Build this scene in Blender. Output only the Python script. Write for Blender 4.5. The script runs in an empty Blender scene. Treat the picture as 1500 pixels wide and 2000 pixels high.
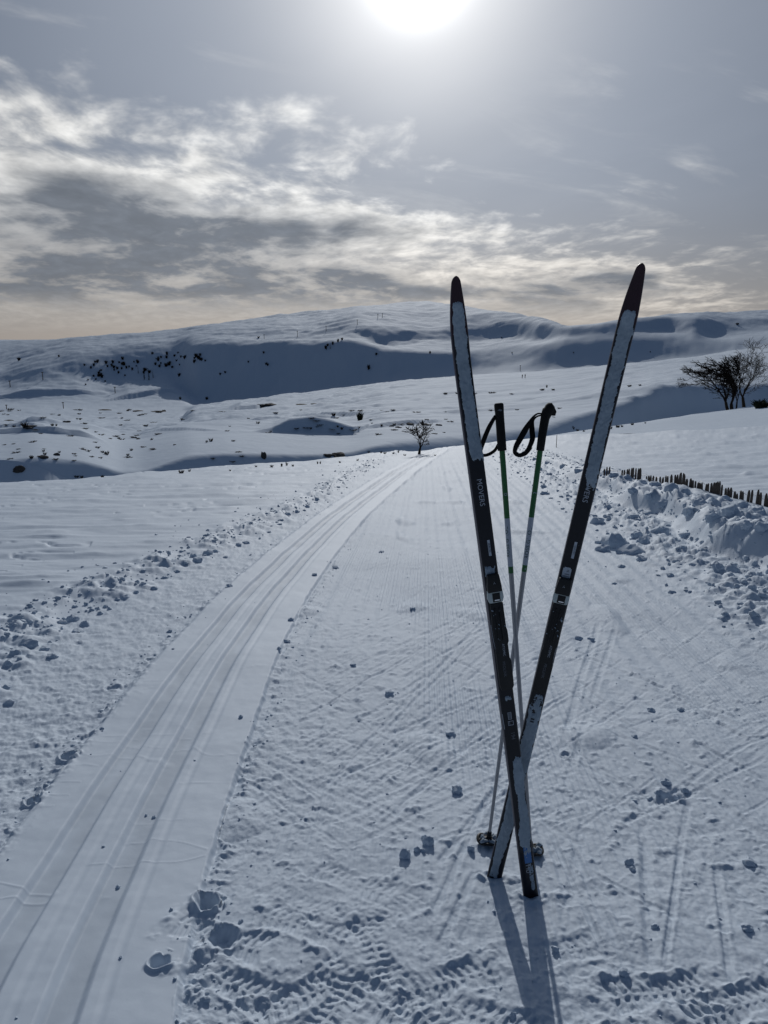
import bpy, bmesh, math, random
import numpy as np
from mathutils import Vector, Matrix

R = math.radians
random.seed(7)
scene = bpy.context.scene
COL = scene.collection

# ------------------------------------------------------------------ camera
PITCH = R(12.8)
EYE = 1.5
FPX = 1500.0
cam_data = bpy.data.cameras.new("camera")
cam_data.sensor_fit = 'VERTICAL'
cam_data.sensor_height = 36.0
cam_data.lens = 27.0
cam_data.clip_start = 0.05
cam_data.clip_end = 20000.0
cam = bpy.data.objects.new("camera", cam_data)
cam.location = (0, 0, EYE)
cam.rotation_euler = (R(90) - PITCH, 0, 0)
COL.objects.link(cam)
scene.camera = cam

# ------------------------------------------------------------------ light
SUN_EL, SUN_AZ = R(22.9), R(2.3)          # azimuth clockwise from +Y
SUN_DIR = Vector((math.sin(SUN_AZ) * math.cos(SUN_EL), math.cos(SUN_AZ) * math.cos(SUN_EL), math.sin(SUN_EL)))
EXPOSURE = -0.85
scene.view_settings.view_transform = 'Standard'
scene.view_settings.look = 'None'
scene.view_settings.gamma = 1.0
scene.view_settings.exposure = EXPOSURE
scene.view_settings.use_curve_mapping = False
sun_data = bpy.data.lights.new("sun", 'SUN')
sun_data.energy = 3.4
sun_data.angle = R(0.55)
sun_data.color = (1.0, 0.985, 0.96)
sun = bpy.data.objects.new("sun", sun_data)
sun.rotation_euler = (-SUN_DIR).to_track_quat('-Z', 'Y').to_euler()
COL.objects.link(sun)

# small node-expression helper -------------------------------------------------
class X:
    nt = None
    def __init__(s, sock): s.s = sock
    @staticmethod
    def node(t, **kw):
        n = X.nt.nodes.new(t)
        for k, v in kw.items(): setattr(n, k, v)
        return n
    @staticmethod
    def m(op, *a):
        n = X.node('ShaderNodeMath', operation=op)
        for i, v in enumerate(a):
            if isinstance(v, X): X.nt.links.new(v.s, n.inputs[i])
            else: n.inputs[i].default_value = v
        return X(n.outputs[0])
    def __add__(s, o): return X.m('ADD', s, o)
    __radd__ = __add__
    def __sub__(s, o): return X.m('SUBTRACT', s, o)
    def __rsub__(s, o): return X.m('SUBTRACT', o, s)
    def __mul__(s, o): return X.m('MULTIPLY', s, o)
    __rmul__ = __mul__
    def __truediv__(s, o): return X.m('DIVIDE', s, o)
    def __rtruediv__(s, o): return X.m('DIVIDE', o, s)
def xmax(a, b): return X.m('MAXIMUM', a, b)
def xmin(a, b): return X.m('MINIMUM', a, b)
def xpow(a, b): return X.m('POWER', a, b)
def xexp(a): return X.m('EXPONENT', a)
def ss(a, lo, hi):
    n = X.node('ShaderNodeMapRange', interpolation_type='SMOOTHSTEP')
    X.nt.links.new(a.s, n.inputs[0])
    n.inputs[1].default_value = lo; n.inputs[2].default_value = hi
    return X(n.outputs[0])
def xyz(x, y, z):
    n = X.node('ShaderNodeCombineXYZ')
    for i, v in enumerate((x, y, z)):
        if isinstance(v, X): X.nt.links.new(v.s, n.inputs[i])
        else: n.inputs[i].default_value = v
    return X(n.outputs[0])
def noise(vec, scale, detail=4.0, rough=0.55, dist=0.0):
    n = X.node('ShaderNodeTexNoise')
    X.nt.links.new(vec.s, n.inputs['Vector'])
    n.inputs['Scale'].default_value = scale
    n.inputs['Detail'].default_value = detail
    n.inputs['Roughness'].default_value = rough
    n.inputs['Distortion'].default_value = dist
    return X(n.outputs[0])
def cmix(f, a, b):
    n = X.node('ShaderNodeMix', data_type='RGBA')
    def put(sock, v):
        if isinstance(v, X): X.nt.links.new(v.s, sock)
        elif isinstance(v, (tuple, list)): sock.default_value = (*v, 1.0)
        else: sock.default_value = v
    put(n.inputs[0], f); put(n.inputs[6], a); put(n.inputs[7], b)
    return X(n.outputs[2])
def cscale(c, f):
    n = X.node('ShaderNodeVectorMath', operation='SCALE')
    if isinstance(c, X): X.nt.links.new(c.s, n.inputs[0])
    else: n.inputs[0].default_value = c
    if isinstance(f, X): X.nt.links.new(f.s, n.inputs[3])
    else: n.inputs[3].default_value = f
    return X(n.outputs[0])
def cadd(a, b):
    n = X.node('ShaderNodeVectorMath', operation='ADD')
    for i, v in enumerate((a, b)):
        if isinstance(v, X): X.nt.links.new(v.s, n.inputs[i])
        else: n.inputs[i].default_value = v
    return X(n.outputs[0])
def dotv(a, v):
    n = X.node('ShaderNodeVectorMath', operation='DOT_PRODUCT')
    X.nt.links.new(a.s, n.inputs[0]); n.inputs[1].default_value = v
    return X(n.outputs[1])

def pix_dir(px, py):
    a, b = (px - 750.0) / FPX, (1000.0 - py) / FPX
    c, s = math.cos(PITCH), math.sin(PITCH)
    return Vector((a, c + b * s, -s + b * c))

# ------------------------------------------------------------------ sky
world = bpy.data.worlds.new("World")
scene.world = world
world.use_nodes = True
nt = world.node_tree
nt.nodes.clear()
X.nt = nt
SKY_STRENGTH = 0.1
K = 1.0 / (SKY_STRENGTH * 2 ** EXPOSURE)       # brings display-linear radiances into sky units
tc = X.node('ShaderNodeTexCoord')
nrm = X.node('ShaderNodeVectorMath', operation='NORMALIZE')
nt.links.new(tc.outputs['Generated'], nrm.inputs[0])
D = X(nrm.outputs[0])
sep = X.node('ShaderNodeSeparateXYZ')
nt.links.new(D.s, sep.inputs[0])
dx, dy, dz = (X(sep.outputs[i]) for i in range(3))
sky = X.node('ShaderNodeTexSky', sky_type='NISHITA')
sky.sun_disc = False
sky.sun_elevation = SUN_EL
sky.sun_rotation = SUN_AZ
sky.altitude = 1400
sky.air_density = 1.0
sky.dust_density = 0.6
sky.ozone_density = 1.5
theta = X.m('ARCCOSINE', xmin(dotv(D, SUN_DIR), 0.999999))
z0 = xmax(dz, 0.0)
nishita = cscale(X(sky.outputs[0]), 0.30)
# clear winter sky at 1400 m: deeper blue than the sea-level model
nishita = cmix(0.72, nishita, cscale((0.10, 0.40, 1.0), 0.102 * K))
# thin high veil, lit by forward scattering round the sun
veil = 0.46 * xexp(theta * -2.1) + 0.18 * xexp(theta * -5.0) + 0.40 * xexp(theta * theta * -70.0) + 2.4 * xexp(theta * theta * -720.0)
zz = z0 + 0.15
U, V = dx / zz, dy / zz
veil_noise = noise(xyz(U * 0.35 + V * 0.10, V * 0.22, 3.0), 1.0, 5, 0.6, 0.6)
veil = veil * (0.72 + 0.56 * veil_noise)
veil_col = cmix(ss(z0, 0.0, 0.20), (1.0, 0.95, 0.88), (0.93, 0.97, 1.03))
veil_col = cmix(ss(theta, 0.05, 0.30), (1.0, 0.99, 0.97), veil_col)
base = cadd(nishita, cscale(veil_col, veil * K))
# low haze at the rim
rim = xexp(z0 * -17.0)
base = cmix(rim * 0.66, base, cscale((1.0, 0.875, 0.76), (0.06 + 0.76 * xexp(theta * -1.25)) * K))

# the bank of altocumulus: everything on one side of a great circle
d1, d2 = pix_dir(0, 95), pix_dir(1500, 560)
nb = d1.cross(d2).normalized()
if nb.dot(pix_dir(200, 500)) < 0: nb = -nb
SEED_BIG = 7.37
warp = noise(xyz(U * 0.55, V * 0.55, 1.7), 1.0, 3, 0.55)
warp2 = noise(xyz(U * 0.55, V * 0.55, 11.7), 1.0, 3, 0.55)
wU, wV = U + (warp - 0.5) * 0.55, V + (warp2 - 0.5) * 0.45
n_big = noise(xyz(wU * 0.62, wV * 0.60, SEED_BIG), 1.0, 3, 0.5)
n_mid = noise(xyz(wU * 2.3, wV * 1.8, 4.0), 1.0, 5, 0.56, 0.1)
n_cell = noise(xyz(wU * 7.5, wV * 5.2, 8.0), 1.0, 4, 0.58, 0.15)
m = dotv(D, nb)
edge = m + (n_big - 0.5) * 0.20 + (n_mid - 0.5) * 0.26 + (n_cell - 0.5) * 0.16
dens = ss(edge, -0.02, 0.085)
# scraps of cloud just outside the bank
scrap = ss(n_mid + n_cell * 0.55 + m * 1.2, 0.80, 1.05) * ss(m, -0.15, -0.03) * ss(theta, 0.14, 0.30)
wisp = ss(noise(xyz(U * 1.1 + V * 0.5, V * 2.6 - U * 1.3, 20.0), 1.0, 5, 0.6, 0.5), 0.52, 0.74)
dens = xmax(dens, xmax(scrap * 0.6, wisp * 0.38 * ss(theta, 0.12, 0.35)))
gaps = ss(n_cell * 0.55 + n_mid * 0.60 + n_big * 0.2, 0.50, 0.76)
dens = dens * (0.55 + 0.45 * gaps)
# thick parts turn grey underneath
thick = ss(m + (n_big - 0.5) * 0.50 + (n_mid - 0.5) * 0.20, 0.045, 0.135)
thick = thick * ss(n_mid * 0.66 + n_cell * 0.34 + n_big * 0.25, 0.44, 0.66)
thick = thick * ss(z0, 0.005, 0.06)
lit = 0.22 + 0.88 * xexp(theta * -1.25)
n_fine = noise(xyz(wU * 17.0 + wV * 5.0, wV * 11.0, 15.0), 1.0, 3, 0.55, 0.2)
cell_shade = 0.36 + 0.90 * n_cell + 0.40 * n_fine
bright = cscale(cmix(ss(z0, 0.02, 0.16), (1.0, 0.93, 0.84), (1.0, 1.0, 0.985)), lit * cell_shade * K)
dark = cscale((0.80, 0.93, 1.14), (0.06 + 0.18 * xexp(theta * -1.0)) * (0.55 + 0.90 * n_cell) * K)
cloud = cmix(thick * 0.95, bright, dark)
col = cmix(xmin(dens * ss(z0, -0.005, 0.05) * (1.0 - 0.45 * rim), 1.0), base, cloud)
bg = X.node('ShaderNodeBackground')
bg.inputs['Strength'].default_value = SKY_STRENGTH
nt.links.new(col.s, bg.inputs['Color'])
wo = X.node('ShaderNodeOutputWorld')
nt.links.new(bg.outputs[0], wo.inputs[0])
world.cycles.sampling_method = 'MANUAL'
world.cycles.sample_map_resolution = 1024
# ------------------------------------------------------------------ helpers
def new_mat(name):
    mt = bpy.data.materials.new(name)
    mt.use_nodes = True
    mt.node_tree.nodes.clear()
    X.nt = mt.node_tree
    return mt
def principled(mt, color, rough=0.5, metal=0.0, spec=0.5, bump=None, bump_strength=0.3, bump_dist=0.01, **kw):
    p = X.node('ShaderNodeBsdfPrincipled')
    def put(n, v):
        if isinstance(v, X): X.nt.links.new(v.s, p.inputs[n])
        elif isinstance(v, tuple): p.inputs[n].default_value = (*v, 1.0)
        else: p.inputs[n].default_value = v
    put('Base Color', color); put('Roughness', rough); put('Metallic', metal); put('Specular IOR Level', spec)
    for k, v in kw.items(): put(k, v)
    if bump is not None:
        b = X.node('ShaderNodeBump')
        b.inputs['Strength'].default_value = bump_strength
        b.inputs['Distance'].default_value = bump_dist
        X.nt.links.new(bump.s, b.inputs['Height'])
        X.nt.links.new(b.outputs[0], p.inputs['Normal'])
    o = X.node('ShaderNodeOutputMaterial')
    X.nt.links.new(p.outputs[0], o.inputs[0])
    return p
def obj_coord():
    return X(X.node('ShaderNodeTexCoord').outputs['Object'])
def simple(name, color, rough=0.5, metal=0.0, spec=0.5, scale=60.0, var=0.15, bump=0.15):
    mt = new_mat(name)
    c = obj_coord()
    n = noise(c, scale, 4, 0.6)
    lo = tuple(v * (1 - var) for v in color); hi = tuple(min(1, v * (1 + var)) for v in color)
    principled(mt, cmix(n, lo, hi), rough, metal, spec, bump=n, bump_strength=bump, bump_dist=0.004)
    return mt

def link(name, me, mat=None, parent=None, label=None, cat=None, group=None, kind=None, smooth=False):
    o = bpy.data.objects.new(name, me)
    COL.objects.link(o)
    if mat is not None and me is not None and not me.materials:
        me.materials.append(mat)
    if parent is not None: o.parent = parent
    if label: o['label'] = label
    if cat: o['category'] = cat
    if group: o['group'] = group
    if kind: o['kind'] = kind
    if smooth and me is not None:
        me.polygons.foreach_set('use_smooth', [True] * len(me.polygons))
    return o
def np_mesh(name, verts, quads, smooth=True):
    me = bpy.data.meshes.new(name)
    verts = np.asarray(verts, np.float32); quads = np.asarray(quads, np.int32)
    me.vertices.add(len(verts)); me.vertices.foreach_set('co', verts.ravel())
    k = quads.shape[1]
    me.loops.add(quads.size); me.loops.foreach_set('vertex_index', quads.ravel())
    me.polygons.add(len(quads))
    me.polygons.foreach_set('loop_start', np.arange(0, quads.size, k, dtype=np.int32))
    if smooth: me.polygons.foreach_set('use_smooth', np.ones(len(quads), bool))
    me.update(calc_edges=True)
    return me
def empty(name, loc, label, cat, group=None, rot=None):
    o = bpy.data.objects.new(name, None)
    o.empty_display_size = 0.1
    COL.objects.link(o)
    o.location = loc
    if rot is not None: o.rotation_euler = rot
    o['label'] = label; o['category'] = cat
    if group: o['group'] = group
    return o

# numpy noise -------------------------------------------------------------------
def _hash(ix, iy, seed):
    h = (ix.astype(np.int64) * 374761393 + iy.astype(np.int64) * 668265263 + seed * 1442695041) & 0xFFFFFFFF
    h = ((h ^ (h >> 13)) * 1274126177) & 0xFFFFFFFF
    h = ((h ^ (h >> 16)) * 2246822519) & 0xFFFFFFFF
    return (h ^ (h >> 15)) & 0xFFFFFF
def gnoise(x, y, seed=0):
    x0 = np.floor(x); y0 = np.floor(y)
    fx = x - x0; fy = y - y0
    ux = fx * fx * fx * (fx * (fx * 6 - 15) + 10); uy = fy * fy * fy * (fy * (fy * 6 - 15) + 10)
    def g(ox, oy):
        a = _hash(x0 + ox, y0 + oy, seed) * (2 * math.pi / 0x1000000)
        return np.cos(a) * (fx - ox) + np.sin(a) * (fy - oy)
    a = g(0, 0); b = g(1, 0); c = g(0, 1); d = g(1, 1)
    return 1.41 * ((a + (b - a) * ux) * (1 - uy) + (c + (d - c) * ux) * uy)
def fbm(x, y, octv=4, gain=0.5, seed=0):
    t = 0; a = 1.0; f = 1.0
    for i in range(octv):
        t = t + a * gnoise(x * f + 13.7 * i, y * f - 7.3 * i, seed + i); a *= gain; f *= 2.03
    return t
def worley(x, y, seed=0):
    x0 = np.floor(x); y0 = np.floor(y)
    best = np.full(x.shape, 9.0); idv = np.zeros(x.shape)
    for ox in (-1, 0, 1):
        for oy in (-1, 0, 1):
            cx, cy = x0 + ox, y0 + oy
            h1 = _hash(cx, cy, seed) / 0x1000000; h2 = _hash(cx, cy, seed + 91) / 0x1000000
            d = (cx + h1 - x) ** 2 + (cy + h2 - y) ** 2
            w = d < best
            best = np.where(w, d, best); idv = np.where(w, _hash(cx, cy, seed + 7) / 0x1000000, idv)
    return np.sqrt(best), idv
def sst(x, lo, hi):
    t = np.clip((x - lo) / (hi - lo), 0, 1)
    return t * t * (3 - 2 * t)

# ------------------------------------------------------------------ land form
SLOPE = -0.087
def t_of(py):                                  # height gained per metre forward, on the sight line through row py
    b = (1000.0 - np.asarray(py, float)) / FPX
    c, s = math.cos(PITCH), math.sin(PITCH)
    return (-s + b * c) / (c + b * s)
KX = FPX * 1.01
XC = [-400, 0, 80, 150, 180, 215, 265, 300, 345, 400, 425, 475, 500, 520, 540, 600, 690, 750, 840, 880, 900, 960, 1000, 1050, 1100, 1200, 1265, 1300, 1350, 1500, 1900]
def cols(d, px, sig=14):
    ks = sorted(d)
    fine = np.arange(-700, 2301, 4.0)
    v = np.interp(fine, ks, [d[k] for k in ks])
    n = int(sig / 4 * 3)
    if n > 0:
        g = np.exp(-0.5 * (np.arange(-n, n + 1) * 4.0 / sig) ** 2); g /= g.sum()
        v = np.convolve(np.pad(v, n, mode='edge'), g, mode='valid')
    return np.interp(px, fine, v)
def tand(d): return np.tan(np.radians(d))
def knots(px):
    """land profile for each column px: arrays Y[k], z[k] (z relative to the eye)"""
    Ys, Zs = [], []
    def jit(amp, seed): return amp * fbm(px / 170, px * 0 + seed * 1.7, 2, .45, 300 + seed)
    one = np.ones_like(px)
    for Y in (0.1, 3.0, 7.0, 11.0):
        Ys.append(one * Y); Zs.append(-EYE + SLOPE * one * Y)
    Py = cols({-400: 960, 0: 945, 150: 938, 300: 924, 450: 911, 600: 903, 750: 886, 820: 880, 880: 874, 1000: 863, 1100: 847, 1200: 832, 1350: 811, 1500: 790, 1900: 735}, px, 30) + jit(2.2, 1)
    PY = cols({-400: 20, 0: 20, 300: 22, 600: 24, 750: 26, 880: 29, 1000: 31, 1100: 34, 1200: 40, 1350: 50, 1500: 60, 1900: 66}, px, 30)
    KY = 11 + (PY - 11) * 0.62; zP = PY * t_of(Py); z11 = -EYE + SLOPE * 11
    on = sst(px, 560, 720) * (1 - sst(px, 930, 1060)); fr = np.where(px < 800, .54, .62)
    Ys.append(KY); Zs.append(on * (-EYE + SLOPE * KY) + (1 - on) * (z11 + (zP - z11) * fr))
    Ys.append(PY); Zs.append(zP)
    GY = PY * 1.5; gy = Py + 20
    Ys.append(GY); Zs.append(GY * t_of(gy))
    Ty = cols({-400: 885, 0: 899, 60: 892, 110: 896, 150: 899, 195: 912, 225: 924, 265: 924, 315: 906, 365: 889, 440: 885, 500: 886, 580: 889, 680: 886, 730: 872, 775: 864, 840: 858, 900: 853, 1000: 842, 1060: 834, 1100: 822, 1158: 803, 1207: 785, 1265: 765, 1324: 751, 1400: 750, 1500: 749, 1900: 735}, px, 10) + jit(4.0, 2)
    Ts = tand(cols({-400: 25, 0: 27, 200: 27, 300: 26, 470: 26, 560: 22, 700: 22, 765: 27, 1500: 28, 1900: 28}, px, 8))
    z1 = Zs[-1]
    TY = (z1 - GY * Ts) / (t_of(Ty) - Ts)
    Ys.append(TY); Zs.append(TY * t_of(Ty))
    Ey = cols({-400: 797, 0: 794, 300: 793, 400: 790, 500: 780, 600: 767, 750: 747, 876: 736, 1000: 727, 1110: 720, 1233: 709, 1340: 698, 1400: 690, 1500: 678, 1900: 635}, px, 16) + jit(1.5, 3)
    EY = cols({-400: 450, 300: 450, 600: 420, 1000: 380, 1500: 330, 1900: 310}, px, 30)
    MY = np.sqrt(TY * EY); My = Ty + (Ey - Ty) * 0.52
    Ys.append(MY); Zs.append(MY * t_of(My))
    Ys.append(EY); Zs.append(EY * t_of(Ey))
    Ay = cols({-400: 765, 0: 752, 80: 731, 150: 738, 225: 748, 300: 753, 345: 758, 385: 797, 600: 775, 750: 755, 876: 744, 1000: 731, 1110: 728, 1233: 717, 1340: 705, 1500: 682, 1900: 640}, px, 9) + jit(3.0, 8)
    AY = cols({-400: 560, 345: 545, 385: 490, 600: 470, 1000: 440, 1500: 420, 1900: 400}, px, 9)
    Ys.append(AY); Zs.append(AY * t_of(Ay))
    By = cols({-400: 725, 0: 735, 80: 719, 150: 695, 225: 685, 300: 674, 350: 667, 425: 662, 475: 667, 540: 662, 600: 667, 690: 660, 750: 679, 840: 684, 900: 690, 960: 676, 1000: 672, 1050: 674, 1100: 662, 1200: 656, 1300: 656, 1350: 662, 1400: 664, 1500: 656, 1900: 620}, px, 12) + jit(4.0, 4)
    Bs = tand(cols({-400: 14, 0: 14, 50: 18, 90: 29, 700: 30, 860: 30, 895: 22, 925: 14, 1010: 13, 1060: 22, 1095: 30, 1270: 30, 1330: 22, 1400: 14, 1500: 12, 1900: 12}, px, 14))
    BY = (Zs[-1] - AY * Bs) / (t_of(By) - Bs)
    Ys.append(BY); Zs.append(BY * t_of(By))
    Cy = cols({-400: 705, 0: 716, 80: 706, 150: 686, 225: 678, 300: 668, 350: 661, 425: 656, 475: 660, 540: 655, 600: 659, 690: 652, 750: 671, 840: 667, 900: 668, 960: 662, 1000: 660, 1050: 664, 1100: 658, 1200: 650, 1300: 645, 1350: 660, 1500: 645, 1900: 608}, px, 7) + jit(3.0, 5)
    CY = (Zs[-1] - BY * 0.095) / (t_of(Cy) - 0.095)
    Ys.append(CY); Zs.append(CY * t_of(Cy))
    Dy = cols({-400: 690, 0: 694, 80: 692, 150: 680, 225: 672, 300: 662, 350: 655, 425: 649, 475: 650, 540: 645, 600: 645, 660: 640, 690: 636, 720: 637, 750: 640, 840: 645, 900: 625, 960: 616, 1000: 618, 1050: 627, 1100: 641, 1180: 631, 1250: 624, 1300: 620, 1350: 622, 1420: 622, 1500: 617, 1900: 595}, px, 10) + jit(4.0, 6)
    Ds = tand(cols({-400: 6, 600: 6.5, 660: 9, 700: 18, 740: 24, 800: 24, 850: 20, 890: 22, 920: 26, 1240: 26, 1330: 20, 1420: 14, 1500: 13, 1900: 13}, px, 14))
    DY = (Zs[-1] - CY * Ds) / (t_of(Dy) - Ds)
    Ys.append(DY); Zs.append(DY * t_of(Dy))
    Sy = cols({-400: 668, 0: 666, 100: 664, 200: 656, 300: 646, 400: 636, 500: 622, 600: 608, 700: 601, 750: 599, 800: 595, 840: 592, 900: 601, 960: 606, 1000: 610, 1060: 621, 1100: 637, 1180: 628, 1250: 620, 1300: 613, 1390: 607, 1440: 605, 1500: 602, 1900: 585}, px, 7) + jit(1.5, 7)
    Ss = cols({-400: 0.055, 200: 0.06, 500: 0.075, 840: 0.085, 1050: 0.09, 1200: 0.10, 1500: 0.10, 1900: 0.11}, px, 20)
    Sy = np.minimum(Sy, Dy - 2)
    SY = (Zs[-1] - DY * Ss) / (t_of(Sy) - Ss)
    Ys.append(SY); Zs.append(SY * t_of(Sy))
    HY = SY * 1.25
    Ys.append(HY); Zs.append(HY * t_of(np.maximum(Sy + 14, 668)))
    Ys.append(one * 9500); Zs.append(9500 * t_of(663.5) * one)
    Ymat = np.array(Ys); Zmat = np.array(Zs)
    for k in range(1, len(Ymat)):
        Ymat[k] = np.maximum(Ymat[k], Ymat[k - 1] * 1.004 + 0.05)
    return Ymat, Zmat
def pchip(xk, yk, x):
    h = np.diff(xk); dl = np.diff(yk) / h
    d = np.zeros_like(yk)
    w1 = 2 * h[1:] + h[:-1]; w2 = h[1:] + 2 * h[:-1]
    ok = dl[:-1] * dl[1:] > 0
    with np.errstate(divide='ignore', invalid='ignore'):
        d[1:-1] = np.where(ok, (w1 + w2) / (w1 / dl[:-1] + w2 / dl[1:]), 0)
    d[0] = dl[0]; d[-1] = dl[-1]
    i = np.clip(np.searchsorted(xk, x) - 1, 0, len(h) - 1)
    s = (x - xk[i]) / h[i]
    return (yk[i] * (1 + 2 * s) * (1 - s) ** 2 + yk[i + 1] * s * s * (3 - 2 * s)
            + h[i] * (d[i] * s * (1 - s) ** 2 + d[i + 1] * s * s * (s - 1)))
def base_grid(tanphi, Y):
    """heights (relative to the eye) for the fan of columns tanphi and rows Y"""
    px = 750 + KX * tanphi
    Ym, Zm = knots(px)
    out = np.empty((len(Y), len(tanphi)))
    for j in range(len(tanphi)):
        out[:, j] = pchip(Ym[:, j], Zm[:, j], Y)
    return out

# scarps: drifts with a steep side towards us: (pixel column, row of the foot, height in rows)
SCARPS = [
    ([(490, 893, 0), (530, 894, 10), (565, 892, 27), (610, 886, 32), (650, 872, 25), (690, 850, 13), (730, 832, 0)], 10.0),
    ([(440, 804, 0), (468, 800, 9), (500, 797, 8), (548, 786, 0)], 8.0),
    ([(555, 814, 0), (600, 814, 7), (690, 812, 8), (770, 805, 0)], 10.0),
    ([(690, 840, 0), (735, 836, 7), (800, 831, 8), (850, 827, 5), (880, 824, 0)], 7.0),
    ([(-80, 878, 5), (20, 872, 10), (70, 872, 12), (130, 880, 0)], 6.0),
    ([(60, 895, 0), (110, 893, 10), (150, 897, 12), (200, 905, 0)], 6.0),
    ([(230, 850, 0), (300, 846, 4), (400, 842, 4), (450, 842, 0)], 8.0),
    ([(-60, 835, 4), (60, 836, 8), (120, 838, 0)], 6.0),
    ([(-60, 780, 4), (40, 776, 8), (150, 772, 7), (215, 770, 0)], 9.0),
    ([(190, 786, 0), (250, 778, 8), (320, 770, 8), (372, 772, 0)], 9.0),
]
def add_scarps(px, Y, zrel, colpx, rowY):
    """zrel: base heights on (rowY x colpx); returns what to add to heights at (px, Y)"""
    z = np.zeros_like(Y)
    tt = np.maximum.accumulate(zrel / rowY[:, None], axis=0)
    for pts, dec in SCARPS:
        xs, foot, hh = [], [], []
        for (a, b, h) in pts:
            j = int(np.argmin(np.abs(colpx - a)))
            i = int(np.searchsorted(tt[:, j], t_of(b)))
            y = max(rowY[min(i, len(rowY) - 1)], 47.0 if dec == 10.0 and a < 735 else 44.0)
            xs.append(a); foot.append(y); hh.append(h * y / FPX)
        A = np.interp(px, xs, hh, left=hh[0] if pts[0][0] < 0 else 0, right=0)
        y0 = np.interp(px, xs, foot)
        L = np.maximum(A, 0.05) / 0.55
        s = (Y - y0 - L) / L
        z += A * np.where(s < 0, sst(s, -1, 0), np.exp(-np.clip(s, 0, 60) / dec))
    return z

# ------------------------------------------------------------------ lines on the ground (traced, then laid on the slope)
def on_plane(px, py):
    d = pix_dir(px, py)
    k = -EYE / (d.z - SLOPE * d.y)
    return (d.x * k, d.y * k)
def ground_line(pts):
    g = sorted((on_plane(*p) for p in pts), key=lambda q: q[1])
    ys = np.array([q[1] for q in g]); xs = np.array([q[0] for q in g])
    fy = np.linspace(0.3, 70, 2800)
    fx = pchip_ext(ys, xs, fy)
    sg = np.gradient(fx, fy)
    return fy, fx, sg
def pchip_ext(xk, yk, x):
    v = pchip(xk, yk, np.clip(x, xk[0], xk[-1]))
    s0 = (yk[1] - yk[0]) / (xk[1] - xk[0]); s1 = (yk[-1] - yk[-2]) / (xk[-1] - xk[-2])
    return v + np.where(x < xk[0], (x - xk[0]) * s0, 0) + np.where(x > xk[-1], (x - xk[-1]) * s1, 0)
TRACK = ground_line([(345, 2000), (372, 1850), (410, 1700), (450, 1560), (497, 1420), (540, 1300), (590, 1190), (650, 1095), (720, 1010), (790, 945), (840, 905), (872, 882)])
BERM = ground_line([(-160, 1420), (0, 1290), (130, 1205), (300, 1128), (400, 1078), (500, 1037), (620, 980), (740, 906)])
BANK = ground_line([(1800, 1290), (1500, 1128), (1350, 1055), (1230, 995), (1130, 948), (1060, 915), (1015, 893), (985, 878)])
def side(line, x, y):                          # signed distance, positive to the left of the line
    fy, fx, sg = line
    lx = np.interp(y, fy, fx); s = np.interp(y, fy, sg)
    return (lx - x) / np.sqrt(1 + s * s)
W_TRACK = 0.72

# traces of skis across the groomed snow: (px0, py0, px1, py1, width m, depth m)
TRACES = []
rt = random.Random(3)
for (a, b, c, d) in [(590, 1582, 948, 1236), (612, 1556, 955, 1205), (700, 1490, 968, 1262), (560, 1420, 930, 1210), (690, 1530, 960, 1290), (640, 1330, 940, 1190),
                     (700, 1250, 950, 1140), (720, 1180, 945, 1100), (690, 1120, 930, 1050), (740, 1070, 920, 1010), (760, 1560, 978, 1330), (735, 1630, 965, 1400),
                     (640, 1260, 900, 1180), (600, 1480, 880, 1290), (780, 1330, 950, 1230), (850, 1700, 985, 1520), (840, 1800, 960, 1545), (858, 1850, 930, 1700),
                     (900, 1850, 955, 1740), (800, 1110, 960, 1065), (820, 1020, 925, 985), (700, 1230, 860, 1160),
                     (1130, 1160, 1500, 1362), (1080, 1215, 1500, 1470), (1352, 1448, 1500, 1524), (1140, 1130, 1440, 1220), (1100, 1260, 1480, 1420), (1205, 1210, 1098, 1560),
                     (1170, 1210, 1090, 1480), (1100, 1330, 1420, 1640), (1060, 1400, 1500, 1780), (1120, 1160, 1480, 1280), (1050, 1180, 1300, 1290), (1040, 1120, 1180, 1180),
                     (1330, 1640, 1296, 1900), (1345, 1560, 1320, 1700), (1398, 1690, 1430, 1940), (1150, 1560, 1095, 1850), (1075, 1640, 1110, 1750), (1255, 1600, 1270, 1900),
                     (1262, 1630, 1278, 1905), (1110, 1640, 1230, 1900), (1340, 1600, 1500, 1720), (1130, 1470, 1290, 1600), (1150, 1700, 1330, 1800), (1370, 1650, 1500, 1800), (1050, 1560, 1230, 1980),
                     (1100, 1300, 1240, 1430), (1215, 1290, 1500, 1455), (1060, 1300, 1160, 1540), (1290, 1470, 1500, 1640)]:
    TRACES.append((a, b, c, d, rt.uniform(.010, .022), rt.uniform(.0032, .0075)))
for i in range(230):                            # fainter ones
    px, py = rt.uniform(560, 1460), 1010 + rt.random() ** 0.8 * 650
    g = 1 if px > 1020 else -1
    if rt.random() < .2: g = -g
    L = rt.uniform(60, 240) * (py - 850) / 400
    TRACES.append((px, py, px + L * g * -0.85, py - L * rt.uniform(.25, .62), rt.uniform(.008, .018), rt.uniform(.0015, .0042)))

# boot prints: (px, py, heading in degrees from forward, depth)
PRINTS = [(690, 1725, -60, .016), (598, 1775, -62, .013), (735, 1860, -15, .024), (700, 1930, -50, .024), (460, 1925, -62, .034), (600, 1815, -66, .022), (430, 1835, -70, .030),
          (870, 1915, 70, .030), (790, 1950, -40, .03), (1310, 1548, 75, .022), (1190, 1560, -75, .01), (1185, 1640, -70, .008), (1290, 1935, 80, .035), (1440, 1965, 70, .05), (560, 1960, 60, .03),
          (1090, 1860, 75, .018), (640, 1985, 30, .03), (760, 1790, 50, .012), (1110, 1750, 80, .012), (950, 1985, -60, .025)]
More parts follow.
